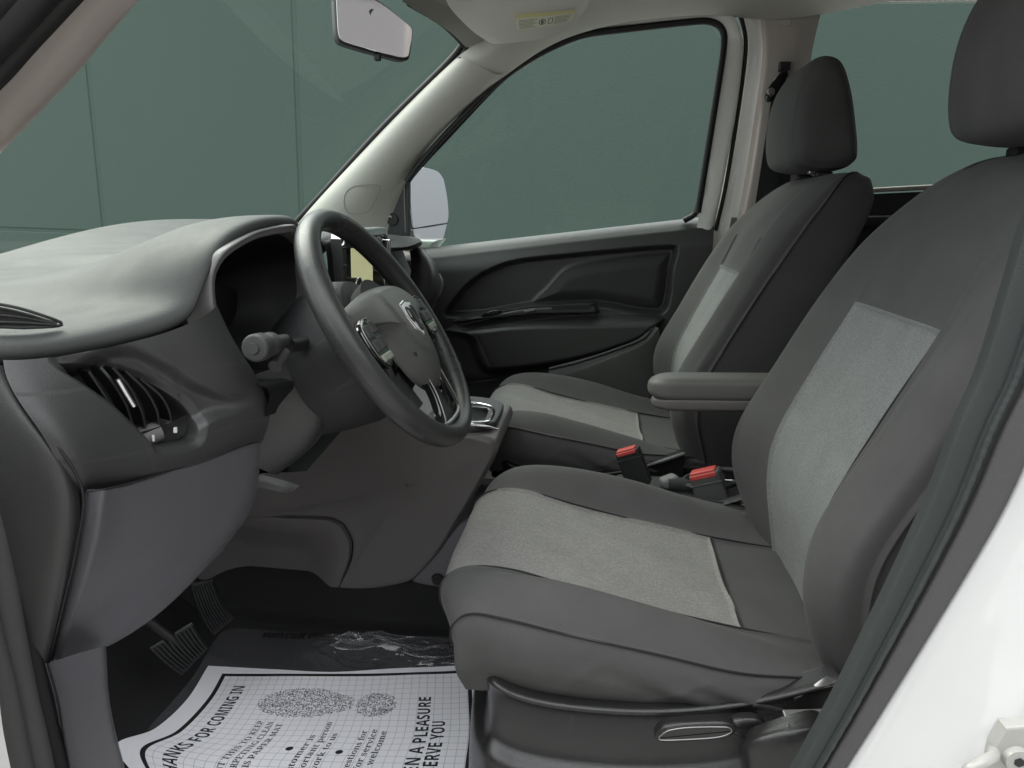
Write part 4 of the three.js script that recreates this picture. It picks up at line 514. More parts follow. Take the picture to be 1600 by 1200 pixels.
// ---------- steering wheel and column ----------
const WT = 0.5847, wheelM = new THREE.Matrix4().makeBasis(V(0, 0, -1), V(-Math.sin(WT), Math.cos(WT), 0), V(Math.cos(WT), Math.sin(WT), 0)).setPosition(0, 0.661, 0.369);
const wheelQ = new THREE.Quaternion().setFromRotationMatrix(wheelM);
{
  const t = thing('steering_wheel', 'black leather steering wheel with badge on its hub and glossy spoke buttons', 'steering wheel', [0, 0.661, 0.369]);
  t.quaternion.copy(wheelQ);
  // rim: oval section, thicker at the grips
  const rim = sheet((u, v) => { const r = 0.1725, a = 0.0150 + 0.0010 * Math.cos(2 * u), b = 0.0175; return V(Math.cos(u) * (r + a * Math.cos(v)), Math.sin(u) * (r + a * Math.cos(v)), b * Math.sin(v)); }, steps(0, 2 * Math.PI, 160), steps(0, 2 * Math.PI, 28));
  obj('rim', rim, M.leather, t);
  // hub cover: domed shield
  const hq = [[0, 0.060], [0.05, 0.058], [0.10, 0.051], [0.145, 0.040], [0.152, 0.028], [0.118, 0.014], [0.088, -0.006], [0.077, -0.04], [0.063, -0.075], [0.036, -0.098], [0, -0.104]];
  const out = new THREE.CatmullRomCurve3([...hq, ...hq.slice(1, -1).reverse().map(p => [-p[0], p[1]])].map(p => V(p[0], p[1], 0)), true);
  const shieldO = [[0, 0.052], [0.036, 0.050], [0.046, 0.03], [0.044, -0.012], [0.03, -0.04], [0, -0.062], [-0.03, -0.04], [-0.044, -0.012], [-0.046, 0.03], [-0.036, 0.050]];
  const dome = (r, a) => { const p = out.getPoint(a), x = p.x * r, y = -0.015 + (p.y + 0.015) * r; const h = 0.004 + 0.026 * Math.pow(1 - Math.pow(r, 3.2), 0.55) - 0.012 * sm(0.07, 0.15, Math.abs(x)); return V(x, y, h + 0.003 * sm(0.006, -0.004, sdf(shieldO, x, y))); };
  obj('airbag_cover', sheet(dome, [...steps(0.001, 0.9, 60), ...steps(0.91, 1, 16)], steps(0, 1, 160)), M.hub, t);
  obj('hub_back', cyl(0.075, 0.06, 0.05, 0, 0.0, -0.02, [0, 0, 1]).scale(1, 1, 1), M.black, t);
  // spokes
  for (const s of [1, -1]) {
    obj('spoke', surf([[[s * 0.07, 0.040, 0.0], [s * 0.07, 0.0, 0.006], [s * 0.065, -0.055, -0.004]], [[s * 0.11, 0.040, 0.002], [s * 0.11, 0.0, 0.008], [s * 0.10, -0.056, 0.0]], [[s * 0.145, 0.038, 0.002], [s * 0.145, 0.0, 0.007], [s * 0.135, -0.055, 0.0]], [[s * 0.166, 0.034, -0.002], [s * 0.168, 0.0, 0.002], [s * 0.158, -0.052, -0.004]]], 20, 20), M.gloss, t);
    const pad = obj('button_pad', ext(round2([[s * 0.108, 0.026], [s * 0.132, 0.026], [s * 0.152, 0.012], [s * 0.154, -0.022], [s * 0.136, -0.042], [s * 0.108, -0.036], [s * 0.098, -0.012], [s * 0.098, 0.012]], 5, 0.4), 0.004, 0.012, 0.004), M.gloss, t);
    for (const [x, y, w, h] of [[0.115, 0.012, 0.020, 0.018], [0.137, 0.008, 0.018, 0.018], [0.114, -0.010, 0.020, 0.018], [0.137, -0.012, 0.018, 0.016]]) obj('button', box(w, h, 0.005, 0.002, s * x, y, 0.0165), M.dash, pad);
    obj('button', box(0.036, 0.010, 0.005, 0.002, s * 0.126, -0.029, 0.0165), std([0.24, 0.25, 0.20], 0.3), pad, 'paler lowest switch');
    obj('button_frame', tube([[s * 0.105, 0.024, 0.0165], [s * 0.132, 0.024, 0.0165], [s * 0.15, 0.011, 0.0165], [s * 0.151, -0.022, 0.0165], [s * 0.134, -0.039, 0.0165]], 0.0008, 40, 6), M.steel, pad);
    obj('spoke_trim', surf([[[s * 0.132, 0.038, 0.007], [s * 0.165, 0.032, 0.003]], [[s * 0.146, 0.024, 0.010], [s * 0.167, 0.018, 0.005]], [[s * 0.162, 0.010, 0.008], [s * 0.168, 0.008, 0.006]]], 8, 4), M.silver, t);
    // lower fork
    obj('lower_spoke', surf([[[s * 0.020, -0.07, 0.012], [s * 0.035, -0.066, 0.016], [s * 0.05, -0.05, 0.010]], [[s * 0.022, -0.11, 0.010], [s * 0.036, -0.106, 0.014], [s * 0.052, -0.10, 0.008]], [[s * 0.028, -0.142, 0.004], [s * 0.044, -0.138, 0.009], [s * 0.062, -0.132, 0.003]], [[s * 0.034, -0.166, -0.004], [s * 0.05, -0.16, 0.0], [s * 0.07, -0.152, -0.005]]], 20, 14), M.gloss, t);
    obj('lower_spoke_line', tube([[s * 0.036, -0.075, 0.017], [s * 0.037, -0.106, 0.0155], [s * 0.045, -0.138, 0.0105], [s * 0.049, -0.152, 0.006]], 0.0013, 24, 6), M.steel, t);
    obj('spoke_cover', surf([[[s * 0.05, -0.05, -0.004], [s * 0.10, -0.05, -0.004], [s * 0.160, -0.045, -0.006]], [[s * 0.05, -0.075, -0.006], [s * 0.095, -0.075, -0.006], [s * 0.146, -0.07, -0.008]], [[s * 0.045, -0.11, -0.006], [s * 0.08, -0.11, -0.006], [s * 0.13, -0.10, -0.008]]], 12, 12), M.dash, t);
  }
  obj('lower_bridge', tube([[-0.052, -0.150, 0.004], [-0.03, -0.153, 0.006], [0, -0.154, 0.007], [0.03, -0.153, 0.006], [0.052, -0.150, 0.004]], 0.0035, 30, 8), M.steel, t);
  obj('lower_panel', surf([[[-0.022, -0.09, 0.004], [0.022, -0.09, 0.004]], [[-0.026, -0.13, 0.002], [0.026, -0.13, 0.002]], [[-0.032, -0.152, 0.0], [0.032, -0.152, 0.0]]], 6, 6), M.dash, t);
  // badge: shield with a horned ram's head in relief
  const bz = 0.0335, b = new THREE.Group(); b.name = 'badge'; b.position.set(0, -0.006, bz); b.scale.set(1.35, 1.12, 1); t.add(b);
  const sh = [[-0.017, 0.024], [0, 0.0265], [0.017, 0.024], [0.0175, 0.008], [0.013, -0.012], [0, -0.026], [-0.013, -0.012], [-0.0175, 0.008]];
  obj('badge_plate', ext(sh, -0.004, 0.006, 0.0015), M.chrome, b);
  obj('badge_field', ext(sh.map(p => [p[0] * 0.86, p[1] * 0.87]), 0.0005, 0.002, 0.0004), std([0.8, 0.8, 0.8], 0.35), b);
  for (const s of [1, -1]) obj('badge_horn', tube([[s * 0.003, 0.014, 0.0028], [s * 0.009, 0.0165, 0.0028], [s * 0.0125, 0.010, 0.0028], [s * 0.012, 0.001, 0.0028], [s * 0.0075, -0.003, 0.0028], [s * 0.0065, 0.003, 0.0028]], 0.0015, 30, 8), M.black, b);
  obj('badge_head', ext([[-0.004, 0.013], [0.004, 0.013], [0.0052, 0.004], [0.004, -0.008], [0.0045, -0.014], [0, -0.018], [-0.0045, -0.014], [-0.004, -0.008], [-0.0052, 0.004]], 0.0022, 0.003, 0.0008, 'z', 0.4), M.black, b);
  for (const s of [1, -1]) obj('horn_mark', tube([[s * 0.053 - 0.003, -0.044, 0.026], [s * 0.053 - 0.002, -0.049, 0.026], [s * 0.053 + 0.003, -0.049, 0.026], [s * 0.053 + 0.004, -0.046, 0.026]], 0.0008, 12, 6), M.black, t);
}
{
  const t = thing('steering_column', 'dark steering column shroud with control stalk behind the wheel', 'steering column');
  const g = new THREE.LatheGeometry([[0.05, -0.015], [0.082, -0.02], [0.095, -0.045], [0.098, -0.085], [0.088, -0.13], [0.07, -0.19], [0.06, -0.26]].map(p => new THREE.Vector2(...p)), 64);
  g.rotateX(Math.PI / 2); g.scale(1, 1.06, 1); g.applyMatrix4(wheelM);
  obj('shroud', g, M.leatherDark, t);
  const k = [[-0.092, 0.668, 0.585], [-0.093, 0.663, 0.515]], ctr = k[0].map((q, i) => (q + k[1][i]) / 2), dir = [0, 1, 2].map(i => k[0][i] - k[1][i]);
  const e = k[0], d2 = V(...dir).normalize(), lath = (pr) => { const q = new THREE.LatheGeometry(pr.map(p => new THREE.Vector2(p[0] * 0.84, p[1])), 48); q.applyQuaternion(new THREE.Quaternion().setFromUnitVectors(V(0, 1, 0), d2.clone().negate())); q.translate(e[0] + d2.x * 0.012, e[1] + d2.y * 0.012, e[2] + d2.z * 0.012); return q; };
  const st = obj('stalk', [tube([[-0.09, 0.65, 0.44], [-0.095, 0.652, 0.49], k[1]], 0.009, 20, 12)], M.base, t);
  obj('stalk_knob', lath([[0.0001, 0], [0.015, 0], [0.0178, 0.0015], [0.0188, 0.004], [0.0188, 0.019], [0.0175, 0.0215], [0.0152, 0.0225], [0.0150, 0.029], [0.0160, 0.0305], [0.0172, 0.033], [0.0172, 0.043], [0.0155, 0.0465], [0.0125, 0.049], [0.0105, 0.062], [0.0095, 0.085]]), M.dash, st);
  obj('stalk_button', [cyl(0.006, 0.007, 0.003, e[0] + d2.x * 0.0132, e[1] + d2.y * 0.0132, e[2] + d2.z * 0.0132, dir)], M.dash, st);
  obj('stalk_switch', [cyl(0.008, 0.008, 0.03, ctr[0] + 0.006, ctr[1] - 0.02, ctr[2] - 0.006, [0, -0.4, 1])], M.dash, st);
  seat(t, [-0.05, 0.62, 0.369]);
}

// ---------- centre console ----------
{
  const t = thing('centre_console', 'brown grey centre console rising from the carpet to the gear selector', 'console');

  const body = round2([[-0.46, 0.57], [-0.24, 0.54], [-0.12, 0.475], [0.02, 0.437], [0.085, 0.432], [0.118, 0.424], [0.124, 0.405], [0.112, 0.375], [0.075, 0.30], [0.025, 0.21], [-0.035, 0.135], [-0.10, 0.112], [-0.182, 0.09], [-0.165, 0.135], [-0.152, 0.170], [-0.149, 0.205], [-0.167, 0.240], [-0.197, 0.251], [-0.28, 0.2475], [-0.46, 0.240]], 6, 0.3);
  const radial = (po, pc, zf) => (r, a) => { const k = (a % 1) * po.length, i0 = Math.floor(k) % po.length, q = k - Math.floor(k), A = po[i0], B = po[(i0 + 1) % po.length], x = lerp(A[0], B[0], q), y = lerp(A[1], B[1], q); return V(lerp(pc[0], x, r), lerp(pc[1], y, r), zf(r, x, y)); };
  const rr = [...steps(0.01, 0.9, 30), ...steps(0.905, 1, 24)];
  obj('console_side', sheet(radial(body, [-0.04, 0.33], (r, x, y) => 0.128 + 0.006 * sm(0.9, 0.2, r) - lerp(0.004, 0.022, sm(0.0, 0.06, x)) * (1 - Math.sqrt(Math.max(0, 1 - clamp((r - 0.92) / 0.08) ** 2)))), rr, steps(0, 1, 240)), M.console, t);
  obj('console_core', ext(body, -0.12, 0.24, 0.004), M.console, t);
  // flush side pocket: flat rim, hollow middle
  const po = round2([[-0.46, 0.235], [-0.28, 0.245], [-0.20, 0.2485], [-0.170, 0.238], [-0.1525, 0.205], [-0.155, 0.17], [-0.168, 0.13], [-0.188, 0.08], [-0.22, 0.03], [-0.36, 0.02], [-0.46, 0.03]], 8, 0.3);
  obj('side_pocket', sheet(radial(po, [-0.30, 0.12], r => 0.128 - 0.006 * sm(0.975, 1, r) - 0.020 * sm(0.90, 0.35, r)), rr, steps(0, 1, 160)), M.console, t);
  obj('pocket_recess', ext([[-0.37, 0.26], [-0.14, 0.26], [-0.14, 0.07], [-0.37, 0.07]], 0.03, 0.03, 0.002), M.void, t);
  obj('rear_side', ext(round2([[0.10, 0.27], [0.055, 0.255], [0.012, 0.195], [-0.035, 0.125], [0.2, 0.10], [0.4, 0.12], [0.4, 0.27]], 6, 0.25), 0.09, 0.03, 0.008), M.lower, t);
  const sc = [0.015, 0.138, 0.122];
  obj('screw', [cyl(0.011, 0.013, 0.005, ...sc, [0, 0, 1]), cyl(0.004, 0.004, 0.008, ...sc, [0, 0, 1], 6)], M.black, t);
  // gear selector
  const gp = obj('gear_plate', ext(round2([[-0.02, 0.115], [0.075, 0.115], [0.112, 0.07], [0.112, -0.05], [0.08, -0.09], [-0.02, -0.09]], 6, 0.3), 0.43, 0.016, 0.006, 'y'), M.dash, t);
  obj('gear_frame', tube([[0.045, 0.448, 0.10], [0.088, 0.447, 0.098], [0.102, 0.446, 0.07], [0.10, 0.446, 0.01], [0.085, 0.447, -0.02], [0.045, 0.448, -0.02]], 0.0035, 50, 8, true), M.chrome, t);
  obj('gear_window', ext(round2([[0.05, 0.085], [0.088, 0.085], [0.092, 0.06], [0.088, 0.0], [0.05, 0.0]], 4, 0.2), 0.445, 0.003, 0.001, 'y'), M.gloss, t);
  obj('gear_lever', [tube([[0.01, 0.44, 0.03], [0.01, 0.48, 0.03], [0.015, 0.515, 0.03]], 0.009, 20, 10), box(0.04, 0.045, 0.045, 0.016, 0.018, 0.525, 0.03)], M.black, t);
  obj('plate_line', tube([[0.04, 0.4462, 0.113], [0.095, 0.446, 0.112], [0.12, 0.437, 0.10]], 0.0022, 20, 6), M.silver, t);
  seat(t, [0, 0.1, 0]);
}
// ---------- pedals ----------
function pedal(name, label, a, b, c, d, n, arm) {
  const t = thing(name, label, 'pedal'), q = (u, v) => V(...a).lerp(V(...b), u).lerp(V(...d).lerp(V(...c), u), v), nn = V(...b).sub(V(...a)).cross(V(...d).sub(V(...a))).normalize(); if (nn.x < 0) nn.negate();
  obj('pad', shell(steps(0, 1, 3).map(v => steps(0, 1, 3).map(u => q(u, v).addScaledVector(nn, 0.008 * Math.sin(Math.PI * v)).toArray())), 10, 10, 0.008), M.black, t);
  for (let i = 0; i < n; i++) { const u = (i + 0.6) / n; obj('rib', tube([0.04, 0.35, 0.65, 0.96].map(v => q(u, v).addScaledVector(nn, 0.004 + 0.008 * Math.sin(Math.PI * v)).toArray()), 0.0019, 12, 6), M.black, t); }
  obj('arm', tube([q(0.5, 0.5).toArray(), ...arm], 0.009, 30, 8), M.void, t);
  seat(t, q(0.5, 0.5).toArray());
}
pedal('brake_pedal', 'wide ribbed black brake pedal, the nearer of the two pedals', [-0.385, 0.14, 0.409], [-0.331, 0.17, 0.376], [-0.303, 0.13, 0.381], [-0.339, 0.09, 0.401], 11, [[-0.42, 0.22, 0.40], [-0.45, 0.34, 0.40], [-0.44, 0.45, 0.40]]);
pedal('accelerator_pedal', 'narrow ribbed black accelerator pedal, the farther of the two pedals', [-0.365, 0.2, 0.313], [-0.329, 0.21, 0.31], [-0.305, 0.13, 0.295], [-0.329, 0.11, 0.318], 8, [[-0.46, 0.26, 0.26], [-0.48, 0.36, 0.26]]);

// ---------- seats ----------
const ZD = 0.369, XP = -0.075, ZP = -0.365;
const mirrorRow = h => [...h, ...h.slice(0, -1).reverse().map(p => [p[0], p[1], -p[2]])];   // half a section, near edge to middle
const grooves = (list, w = 0.05, d = 0.004) => (u, v) => { let s = 0; for (const [ax, at, lo, hi] of list) { const a = ax === 'u' ? u : v, b = ax === 'u' ? v : u; if (b > lo - 0.02 && b < hi + 0.02) s = Math.max(s, Math.exp(-(((a - at) / w) ** 2))); } return -d * s; };
const line = (f, c, n = 80, lift = 0.0003) => Array.from({ length: n + 1 }, (_, i) => { const [u, v] = c(i / n); return f(u, v).addScaledVector(nrm(f, u, v), lift); });
const driverSeat = thing('driver_seat', 'near front seat in dark grey cloth with lighter grey inserts and armrest', 'seat', [0, 0, ZD]);
{
  const t = driverSeat;
  // cushion: [x, insert y, crown y, piping half width, piping y, bottom y] from nose to rear
  const st = [[0.150, 0.255, 0.255, 0.19, 0.262, 0.25, 0.02], [0.104, 0.305, 0.310, 0.215, 0.305, 0.262, 0.035], [0.100, 0.345, 0.358, 0.228, 0.345, 0.266, 0.032], [0.132, 0.368, 0.386, 0.236, 0.372, 0.272, 0.022], [0.19, 0.370, 0.399, 0.243, 0.374, 0.280, 0.008], [0.27, 0.353, 0.398, 0.247, 0.364, 0.281, 0], [0.37, 0.333, 0.381, 0.248, 0.350, 0.280, 0], [0.46, 0.318, 0.355, 0.248, 0.336, 0.284, 0], [0.54, 0.308, 0.328, 0.240, 0.332, 0.295, 0], [0.62, 0.30, 0.305, 0.225, 0.325, 0.30, 0]];
  const rows = st.map(([x, yi, yc, w, yp, yb, k], r) => mirrorRow([[x + k * 1.6, yb, w + 0.002], [x + k * 1.35, (yb + yp) / 2, w + 0.016], [x + k * 1.1, yp, w + 0.004], [x + k * 0.5, lerp(yp, yc, 0.92), w - 0.048], [x + k * 0.12, yi + 0.004, 0.134], [x, yi - 0.001, 0.07], [x - 0.002, yi, 0]]));
  const f = net(rows), G = grooves([['v', 2, 0, 9], ['v', 10, 0, 9], ['v', 4, 0, 9], ['v', 8, 0, 9], ['u', 7.35, 4, 8]], 0.045, 0.0032);
  const soft = (u, v) => 0.0022 * Math.sin(u * 2.3 + v * 1.1) * Math.sin(v * 1.7) + 0.0035 * Math.exp(-(((v - 0.9) / 0.5) ** 2)) * Math.sin(u * 6 + v * 5) * sm(4.5, 8, u);
  const wr = (u, v) => { let s = 0; if (v < 2 || v > 10) { const q = v < 2 ? v : 12 - v; for (const [a, b, c] of [[6.3, 0.9, 1.5], [7.2, 1.3, 1.9], [7.7, 0.9, 2.3], [8.0, 0.9, 2.6], [8.3, 0.8, 2.8], [5.2, 0.7, 1.0]]) s -= 0.0015 * Math.exp(-(((u - a - (q - 1) * b * 0.6) / 0.10) ** 2)) * sm(0, 0.5, q) * sm(2, 1.2, q) * (c > 2 ? 1.2 : 0.7); } return s; };
  const D = (u, v) => G(u, v) + soft(u, v) + wr(u, v);
  const us = dense(0, 9, 150, [7.35], 0.12), ur = (a, b) => us.filter(u => u >= a - 1e-6 && u <= b + 1e-6);
  const vr = (a, b) => dense(a, b, 36, [2, 4, 8, 10], 0.12);
  obj('cushion_insert', sheet(f, ur(0.4, 7.35), vr(4, 8), D), M.insert, t, 'lighter grey woven cushion insert');
  obj('cushion_front', sheet(f, ur(0, 0.4), vr(4, 8), D), M.cloth, t);
  obj('cushion_rear', sheet(f, ur(7.35, 9), vr(4, 8), D), M.cloth, t);
  obj('cushion_bolster', sheet(f, us, vr(2, 4), D), M.cloth, t); obj('cushion_bolster', sheet(f, us, vr(8, 10), D), M.cloth, t);
  obj('cushion_side', sheet(f, us, vr(0, 2), D), M.cloth, t); obj('cushion_side', sheet(f, us, vr(10, 12), D), M.cloth, t);
  for (const v of [2, 10, 4, 8]) obj('cushion_seam', tube(line(f, s => [lerp(v === 2 || v === 10 ? 0.6 : 0.4, 8.8, s), v], 90, -0.0022), 0.0016, 160, 6), M.seam, t);
  obj('cushion_seam', tube(line(f, s => [7.35, lerp(4, 8, s)], 60, -0.0022), 0.0016, 100, 6), M.seam, t);
  obj('cushion_underside', ext([[0.15, -0.2], [0.62, -0.2], [0.62, 0.2], [0.15, 0.2]], 0.24, 0.03, 0.006, 'y'), M.black, t);
  // backrest: [y, bolster x, insert x, half width, rear depth]
  const bk = [[0.285, 0.588, 0.598, 0.232, 0.11], [0.36, 0.552, 0.586, 0.250, 0.15], [0.43, 0.534, 0.578, 0.262, 0.18], [0.50, 0.541, 0.584, 0.266, 0.185], [0.60, 0.588, 0.622, 0.267, 0.175], [0.708, 0.644, 0.671, 0.264, 0.165], [0.80, 0.697, 0.708, 0.255, 0.155], [0.868, 0.752, 0.752, 0.232, 0.13], [0.908, 0.803, 0.800, 0.198, 0.08], [0.918, 0.845, 0.845, 0.18, 0.03]];
  const rb = bk.map(([y, xb, xi, w, dp]) => mirrorRow([[xb + dp, y - 0.012, w - 0.05], [xb + dp * 0.96, y - 0.006, w - 0.018], [xb + Math.min(dp * 0.3, 0.045), y, w], [xb + 0.010, y, w - 0.014], [xb - 0.004, y, w - 0.058], [lerp(xb, xi, 0.82), y, 0.136 - (y < 0.4 ? 0.006 : 0)], [lerp(xb, xi, 0.97), y, 0.07], [xi, y, 0]]));
  const g = net(rb), GB = grooves([['v', 2, 0, 8.6], ['v', 12, 0, 8.6], ['v', 5, 0, 5.8], ['v', 9, 0, 5.8], ['u', 5, 5, 9]], 0.045, 0.004);
  const softB = (u, v) => 0.002 * Math.sin(u * 1.9 + v * 1.3) * Math.sin(v * 1.3 + 1);
  const DB = (u, v) => GB(u, v) + softB(u, v);
  const ub = dense(0, 9, 160, [5], 0.12), urb = (a, b) => ub.filter(u => u >= a - 1e-6 && u <= b + 1e-6), vb = (a, b) => dense(a, b, 40, [2, 5, 9, 12], 0.12);
  obj('backrest_insert', sheet(g, urb(0, 5), vb(5, 9), DB), M.insertBack, t, 'lighter grey speckled backrest insert');
  obj('backrest_top', sheet(g, urb(5, 9), vb(5, 9), DB), M.cloth, t);
  obj('backrest_bolster', sheet(g, ub, vb(2, 5), DB), M.cloth, t); obj('backrest_bolster', sheet(g, ub, vb(9, 12), DB), M.cloth, t);
  obj('backrest_side', sheet(g, ub, vb(0, 2), DB), M.cloth, t); obj('backrest_side', sheet(g, ub, vb(12, 14), DB), M.cloth, t);
  obj('backrest_rear', surf(rb.map(r => { const a = r[0], b = r[14]; return [a, [a[0] + 0.012, a[1], a[2] * 0.4], [b[0] + 0.012, b[1], b[2] * 0.4], b]; }), 50, 12), M.cloth, t);
  for (const v of [2, 12]) obj('backrest_seam', tube(line(g, s => [lerp(0.2, 8.6, s), v], 90, -0.0026), 0.0013, 160, 6), M.seam, t);
  for (const v of [5, 9]) obj('backrest_seam', tube(line(g, s => [lerp(0.1, 5.75, s), v], 90, -0.0020), 0.0015, 160, 6), M.seam, t);
  obj('backrest_seam', tube(line(g, s => [5, lerp(5, 9, s)], 60, -0.0020), 0.0014, 100, 6), M.seam, t);
  // headrest: profile swept across with rounded ends
  const pf = new THREE.CatmullRomCurve3([[0.790, 0.924], [0.752, 0.934], [0.738, 0.965], [0.733, 1.02], [0.738, 1.075], [0.755, 1.122], [0.785, 1.148], [0.818, 1.136], [0.842, 1.085], [0.860, 1.02], [0.872, 0.965], [0.870, 0.938], [0.84, 0.925]].map(p => V(p[0], p[1], 0)), true, 'catmullrom', 0.5);
  const hc = [0.803, 1.025];
  const kq = steps(1, 0, 26).map(k => 2 / Math.PI * Math.asin(Math.pow(Math.max(1 - Math.pow(k, 5.5), 0), 1 / 5.5))).filter(a => a > 0.63);
  const hr = (a, s) => { const p = pf.getPoint(((s % 1) + 1) % 1), q = Math.sin(a * Math.PI / 2), k = Math.pow(Math.max(1 - Math.pow(Math.abs(q), 5.5), 0), 1 / 5.5); const wz = 0.138 * lerp(1, 0.96, sm(1.04, 1.15, lerp(hc[1], p.y, k))); return V(lerp(hc[0], p.x, k), lerp(hc[1], p.y, k), wz * q * (1 + 0.02 * (1 - k * k))); };
  const hs = new THREE.Group(); hs.name = 'headrest'; t.add(hs);
  const hd = (a) => (u) => -0.0022 * Math.exp(-(((Math.abs(u) - a) / 0.02) ** 2));
  const av = (a, b, n) => dense(a, b, n, [-0.62, 0.62], 0.06);
  const sv = steps(0, 1, 110);
  obj('headrest_panel', sheet(hr, av(-0.62, 0.62, 40), sv, hd(0.62)), M.cloth, hs);
  obj('headrest_side', sheet(hr, [0.62, ...kq], sv, hd(0.62)), M.cloth, hs); obj('headrest_side', sheet(hr, [...kq.slice().reverse().map(a => -a), -0.62], sv, hd(0.62)), M.cloth, hs);
  for (const s of [-1, 1]) obj('headrest_seam', tube(steps(0, 1, 90).slice(0, -1).map(q => hr(0.62 * s, q)), 0.0011, 160, 6, true), M.seam, hs);
  for (const s of [-1, 1]) { obj('post', cyl(0.006, 0.006, 0.075, 0.815, 0.925, s * 0.07, [0.05, 1, 0], 20), M.chrome, hs); obj('collar', box(0.034, 0.012, 0.026, 0.004, 0.822, 0.918, s * 0.07), M.black, hs); }
  obj('release_button', box(0.014, 0.008, 0.014, 0.003, 0.798, 0.922, 0.07), M.steel, hs);
  // base: moulded side cover running round nose and sides
  const near = [[0.186, 0.305, 0.637], [0.211, 0.29, 0.638], [0.262, 0.282, 0.638], [0.355, 0.284, 0.638], [0.437, 0.299, 0.638], [0.509, 0.324, 0.638], [0.561, 0.347, 0.636]].map(p => [p[0], p[1], p[2] - ZD]);
  const peri = [...near.slice().reverse().map(p => [p[0], p[1], -p[2], 0, -1]), [0.172, 0.285, -0.22, -0.7, -0.7], [0.158, 0.278, -0.1, -1, 0], [0.156, 0.277, 0, -1, 0], [0.158, 0.278, 0.1, -1, 0], [0.172, 0.288, 0.235, -0.8, 0.5], ...near.map(p => [p[0], p[1], p[2], 0, 1])];
  const sec = [[-0.03, 0.002], [-0.007, 0.004], [-0.001, 0.001], [0.0, -0.003], [-0.004, -0.0075], [-0.008, -0.04], [-0.006, -0.068], [0.004, -0.076], [0.014, -0.082], [0.018, -0.095], [0.02, -0.14], [0.02, -0.24]];
  const fB = net(sec.map(([o, y]) => peri.map(p => [p[0] + p[3] * o, p[1] + y, p[2] + p[4] * o])), true);
  obj('base_cover', sheet(fB, dense(0, fB.R, 70), dense(0, fB.C, 150)), M.base, t);
  obj('base_box', ext([[0.19, -0.225], [0.60, -0.225], [0.60, 0.225], [0.19, 0.225]], 0.0, 0.245, 0.01, 'y'), M.black, t);
  // levers on the near side
  const lv = [[0.369, 0.278, 0.655], [0.378, 0.292, 0.655], [0.4, 0.299, 0.655], [0.44, 0.305, 0.655], [0.454, 0.298, 0.655], [0.446, 0.286, 0.655], [0.422, 0.28, 0.655], [0.382, 0.272, 0.655]].map(p => [p[0], p[1]]);
  const hl = obj('height_lever', ext(round2(lv, 6, 0.4), 0.278, 0.018, 0.005), M.base, t);
  obj('lever_outline', tube(round2([[0.375, 0.277, 0.655], [0.382, 0.289, 0.655], [0.404, 0.296, 0.655], [0.442, 0.301, 0.655], [0.448, 0.296, 0.655], [0.438, 0.289, 0.655], [0.419, 0.284, 0.655]].map(p => [p[0], p[1]]), 6, 0.4).map(p => [p[0], p[1], 0.2962]), 0.0006, 120, 6, true), M.steel, hl);
  obj('lever_arm', ext(round2([[0.445, 0.296, 0.655], [0.46, 0.305, 0.655], [0.477, 0.306, 0.655], [0.488, 0.295, 0.655], [0.483, 0.279, 0.655], [0.456, 0.283, 0.655]].map(p => [p[0], p[1]]), 5, 0.4), 0.272, 0.016, 0.005), M.base, t);
  const rl = obj('recliner_cover', surf([[[0.467, 0.272, 0.64], [0.468, 0.298, 0.66], [0.491, 0.323, 0.672], [0.519, 0.336, 0.672], [0.54, 0.323, 0.655]], [[0.465, 0.266, 0.645], [0.464, 0.299, 0.675], [0.488, 0.321, 0.685], [0.521, 0.333, 0.685], [0.547, 0.313, 0.66]], [[0.463, 0.259, 0.65], [0.459, 0.295, 0.685], [0.486, 0.316, 0.695], [0.522, 0.326, 0.695], [0.553, 0.3, 0.665]], [[0.469, 0.232, 0.65], [0.464, 0.265, 0.688], [0.489, 0.281, 0.698], [0.529, 0.29, 0.698], [0.564, 0.265, 0.665]], [[0.482, 0.166, 0.65], [0.478, 0.2, 0.685], [0.501, 0.213, 0.695], [0.544, 0.223, 0.695], [0.582, 0.203, 0.665]]].map(r => r.map(p => [p[0], p[1], p[2] - ZD])), 40, 30), M.base, t);
  obj('recliner_plate', box(0.05, 0.014, 0.012, 0.002, ...[0.525, 0.318, 0.66].map((q, i) => q - (i === 2 ? ZD : 0)), 0, 0, 0.15), M.steel, rl);
  obj('side_bracket', shell([[[0.531, 0.332, 0.632], [0.547, 0.349, 0.632], [0.562, 0.346, 0.632]], [[0.516, 0.322, 0.636], [0.544, 0.338, 0.636], [0.565, 0.345, 0.636]]].map(r => r.map(p => [p[0], p[1], p[2] - ZD])), 8, 10, 0.003), M.steel, t);
  obj('side_bracket', box(0.03, 0.02, 0.05, 0.004, ...[0.56, 0.319, 0.13].map((q, i) => q - (i === 2 ? ZD : 0))), M.steel, t);
}
const passengerSeat = driverSeat.clone(); passengerSeat.name = 'passenger_seat';
passengerSeat.userData = { label: 'far front seat in dark grey cloth beside the far door', category: 'seat' };
for (const c of passengerSeat.children.filter(c => ['height_lever', 'lever_arm', 'recliner_cover', 'side_bracket'].includes(c.name))) passengerSeat.remove(c);   // its levers are on the far side
passengerSeat.position.set(XP, 0, ZP); scene.add(passengerSeat);
